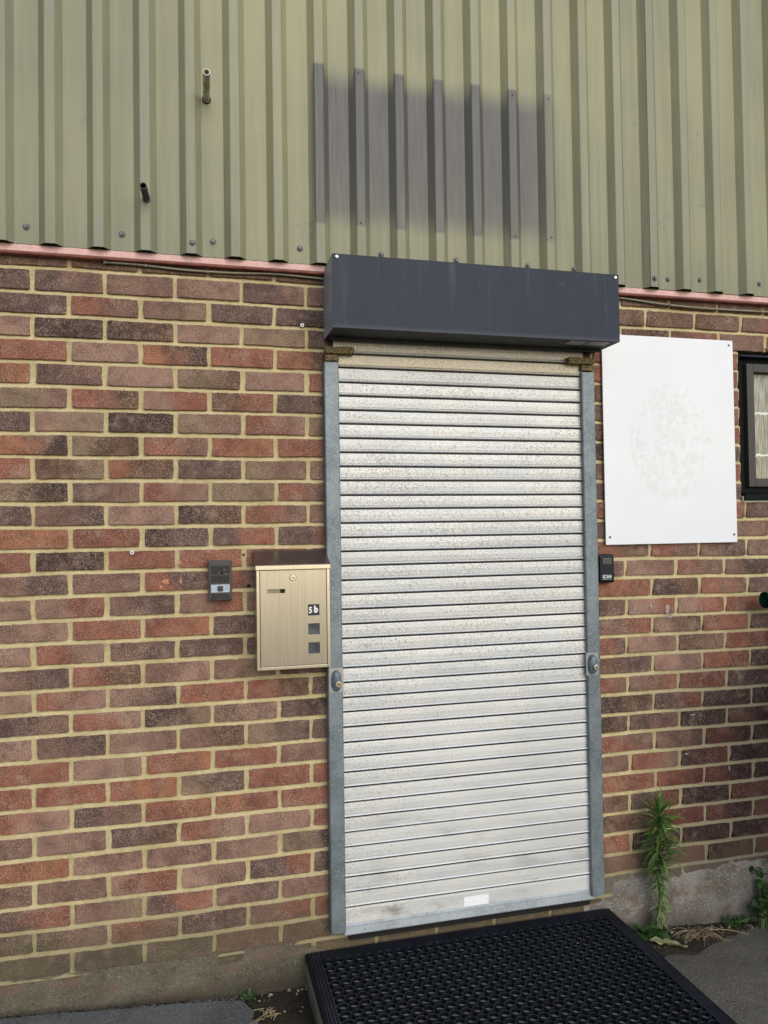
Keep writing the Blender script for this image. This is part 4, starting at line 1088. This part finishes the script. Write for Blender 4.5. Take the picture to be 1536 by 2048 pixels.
def bushy(name, label, cx, cy, rx, ry, h, n, seed, sz=1.0):
    t = thing(name, label, 'weed', (cx, cy, gz(cx, cy)), 'leafy weeds'); rr = random.Random(seed)
    ms = MB(); ml = MB()
    for s in range(max(3, n//9)):
        bx_ = cx+rr.uniform(-.5,.5)*rx; by_ = cy+rr.uniform(-.5,.3)*ry
        tx = cx+rr.uniform(-1,1)*rx; ty = min(-.015, cy+rr.uniform(-1,.6)*ry); hz = h*rr.uniform(.35,1)
        z0 = gz(bx_, by_); a = Vector((bx_,by_,z0)); b = Vector((tx,ty,z0+hz)); c = a.lerp(b,.5)+Vector((0,0,h*.12))
        P_ = [a, a.lerp(c,.6), c, c.lerp(b,.6), b]; ms.tube(P_, [.002,.0018,.0015,.0012,.0008], 6)
        for q in range(9):
            p = P_[1+q%4]+Vector((rr.uniform(-.008,.008), rr.uniform(-.008,.004), rr.uniform(-.01,.01))); an = rr.uniform(0,6.28)
            d = (math.cos(an), min(.3, math.sin(an)), rr.uniform(-.1,.9))
            v = rr.uniform(.45,1.25)
            broad_leaf(ml, p, d, rr.uniform(.018,.034)*sz, rr.uniform(.006,.011)*sz, (v*rr.uniform(.9,1.5), v, v), 3, rr.uniform(.3,1.4))
    ml.build('leaves', MB_['weed2'], t); ms.build('stem', MB_['stem'], t); return t
bushy('leafy_weed', 'bushy green weed climbing the pale plinth at the right edge', 2.665, -.055, .075, .04, .24, 150, 31, 1.15)
bushy('leafy_weed', 'small mat of low green weed on the ground right of the dry stalks', 2.545, -.040, .10, .025, .040, 110, 32, .7)
bushy('leafy_weed', 'tiny low green weed at the wall foot left of the mat', .655, -.035, .035, .02, .035, 26, 33, .6)

# dry stalks
dg_ = thing('dry_grass', 'tangle of pale dry curved stalks on the soil right of the tall weed', 'dry grass', (2.33,-.10,0))
m = MB(); rp = random.Random(13)
def stalk(m, a, dirv, L, bend, col, r0=.0013):
    p = Vector(a); d = Vector(dirv).normalized(); P_ = [p.copy()]
    for i in range(9):
        d = (d+Vector(bend)/9).normalized(); p = p+d*(L/9)
        if p.z < gz(p.x, p.y)+.003: p.z = gz(p.x, p.y)+.003; d.z = abs(d.z)*.3
        if p.y > -.010: p.y = -.010; d.y = -abs(d.y)
        P_.append(p.copy())
    m.tube(P_, [r0*(1-.6*i/9) for i in range(10)], 5, True, col)
for i in range(64):
    a = rp.uniform(-3.3, .2); cx = 2.335+rp.uniform(-.035,.03); cy = -.085+rp.uniform(-.025,.02)
    v = rp.uniform(.5,1.2)
    stalk(m, (cx, cy, gz(cx,cy)+.004), (math.cos(a), math.sin(a)*.55, rp.uniform(.8,3.0)), rp.uniform(.06,.14), (math.cos(a)*1.1, math.sin(a)*.5, -rp.uniform(1.5,3.2)), (v, v*.95, v*.85))
stalk(m, (2.36,-.10,.02), (1,-.35,.25), .15, (.2,-.2,-.5), (1.2,1.15,.9), .0018)
m.build('stalks', MB_['straw'], dg_)
dg2 = thing('dry_grass', 'small withered pale sprout on the dark soil left of the step', 'dry grass', (.70,-.14,0))
m = MB()
for i in range(26):
    a = rp.uniform(0, 6.28); cx = .715+rp.uniform(-.02,.02); cy = -.13+rp.uniform(-.03,.03)
    v = rp.uniform(.7,1.25)
    stalk(m, (cx, cy, gz(cx,cy)+.012), (math.cos(a), math.sin(a), rp.uniform(.2,1.2)), rp.uniform(.018,.045), (0,0,-2), (v, v, v*.8), .0016)
stalk(m, (.70,-.125,.018), (-1,.05,.1), .065, (0,0,-.4), (1.2,1.2,1.0), .0014); stalk(m, (.71,-.15,.018), (-1,-.6,.05), .07, (0,0,-.3), (1.1,1.1,.9), .0014)
m.build('stalks', MB_['straw'], dg2)
# fallen leaf
fl = thing('fallen_leaf', 'crumpled pale green dead leaf lying between the mat corner and the soil', 'leaf', (2.16,-.16,.01))
m = MB(); N1, N2 = 12, 6
for i in range(N1+1):
    t = i/N1
    for j in range(N2+1):
        s = j/N2-.5; wd = .046*math.sin(math.pi*min(.97, t*.9+.08))*(1+.25*math.sin(t*23+s*5))
        x = 2.118+t*.105+noise.noise(Vector((t*6, s*6, 0)))*.006; y = -.105-t*.070+s*wd
        z = gz(x, y)+.012+noise.noise(Vector((t*5, s*5, 3)))*.010+abs(s)*.012+abs(math.sin(t*7))*.004
        m.v.append((x, y, z)); m.c.append((1,1,1) if abs(s) > .12 else (.75,.7,.6))
for i in range(N1):
    for j in range(N2): m.f.append((i*(N2+1)+j, i*(N2+1)+j+1, (i+1)*(N2+1)+j+1, (i+1)*(N2+1)+j))
m.build('blade', MB_['deadleaf'], fl, smooth=True)

# ------------------------------------------------------------ green waste container just beyond the right edge
bn = thing('waste_container', 'dark green plastic waste container with a side lug showing at the right edge', 'waste container', (3.4,-.55,0))
gb = gz(3.4, -.5)
m = MB(); bm = bmesh.new(); bmesh.ops.create_cube(bm, size=1)
for v in bm.verts:
    tp = v.co.z > 0; v.co = Vector((3.46+v.co.x*(1.26 if tp else 1.08), -.60+v.co.y*(1.00 if tp else .80), gb+.16+(1.06 if tp else 0)))
bmesh.ops.bevel(bm, geom=bm.edges[:], offset=.03, segments=3, affect='EDGES'); m.bm(bm); m.build('body', MB_['binG'], bn)
m = MB(); m.box((2.795,-.06,gb+1.225),(4.13,-1.13,gb+1.262),.012); m.box((2.83,-.10,gb+1.255),(4.09,-1.08,gb+1.33),.03); m.build('lid', MB_['binG'], bn)
for yy in (-.105,-.95):
    m = MB(); z = 1.252; m.pipe((2.652,yy,z),(2.700,yy,z),.032,.019,24); m.tube([(2.685,yy,z),(2.84,yy,z)], .026, 20); m.pipe((2.700,yy,z),(2.712,yy,z),.046,.02,24); m.build('side_lug', MB_['binG'], bn, smooth=False)
for x in (2.98, 3.94):
    for yy in (-.28,-.92):
        m = MB(); m.tube([(x-.02,yy,gb+.09),(x+.02,yy,gb+.09)], .09, 24); wl = m.build('wheel', MB_['black'], bn)
        m = MB(); m.box((x-.03,yy-.02,gb+.09),(x+.03,yy+.02,gb+.18),.004); m.build('caster_fork', MB_['zinc'], wl)
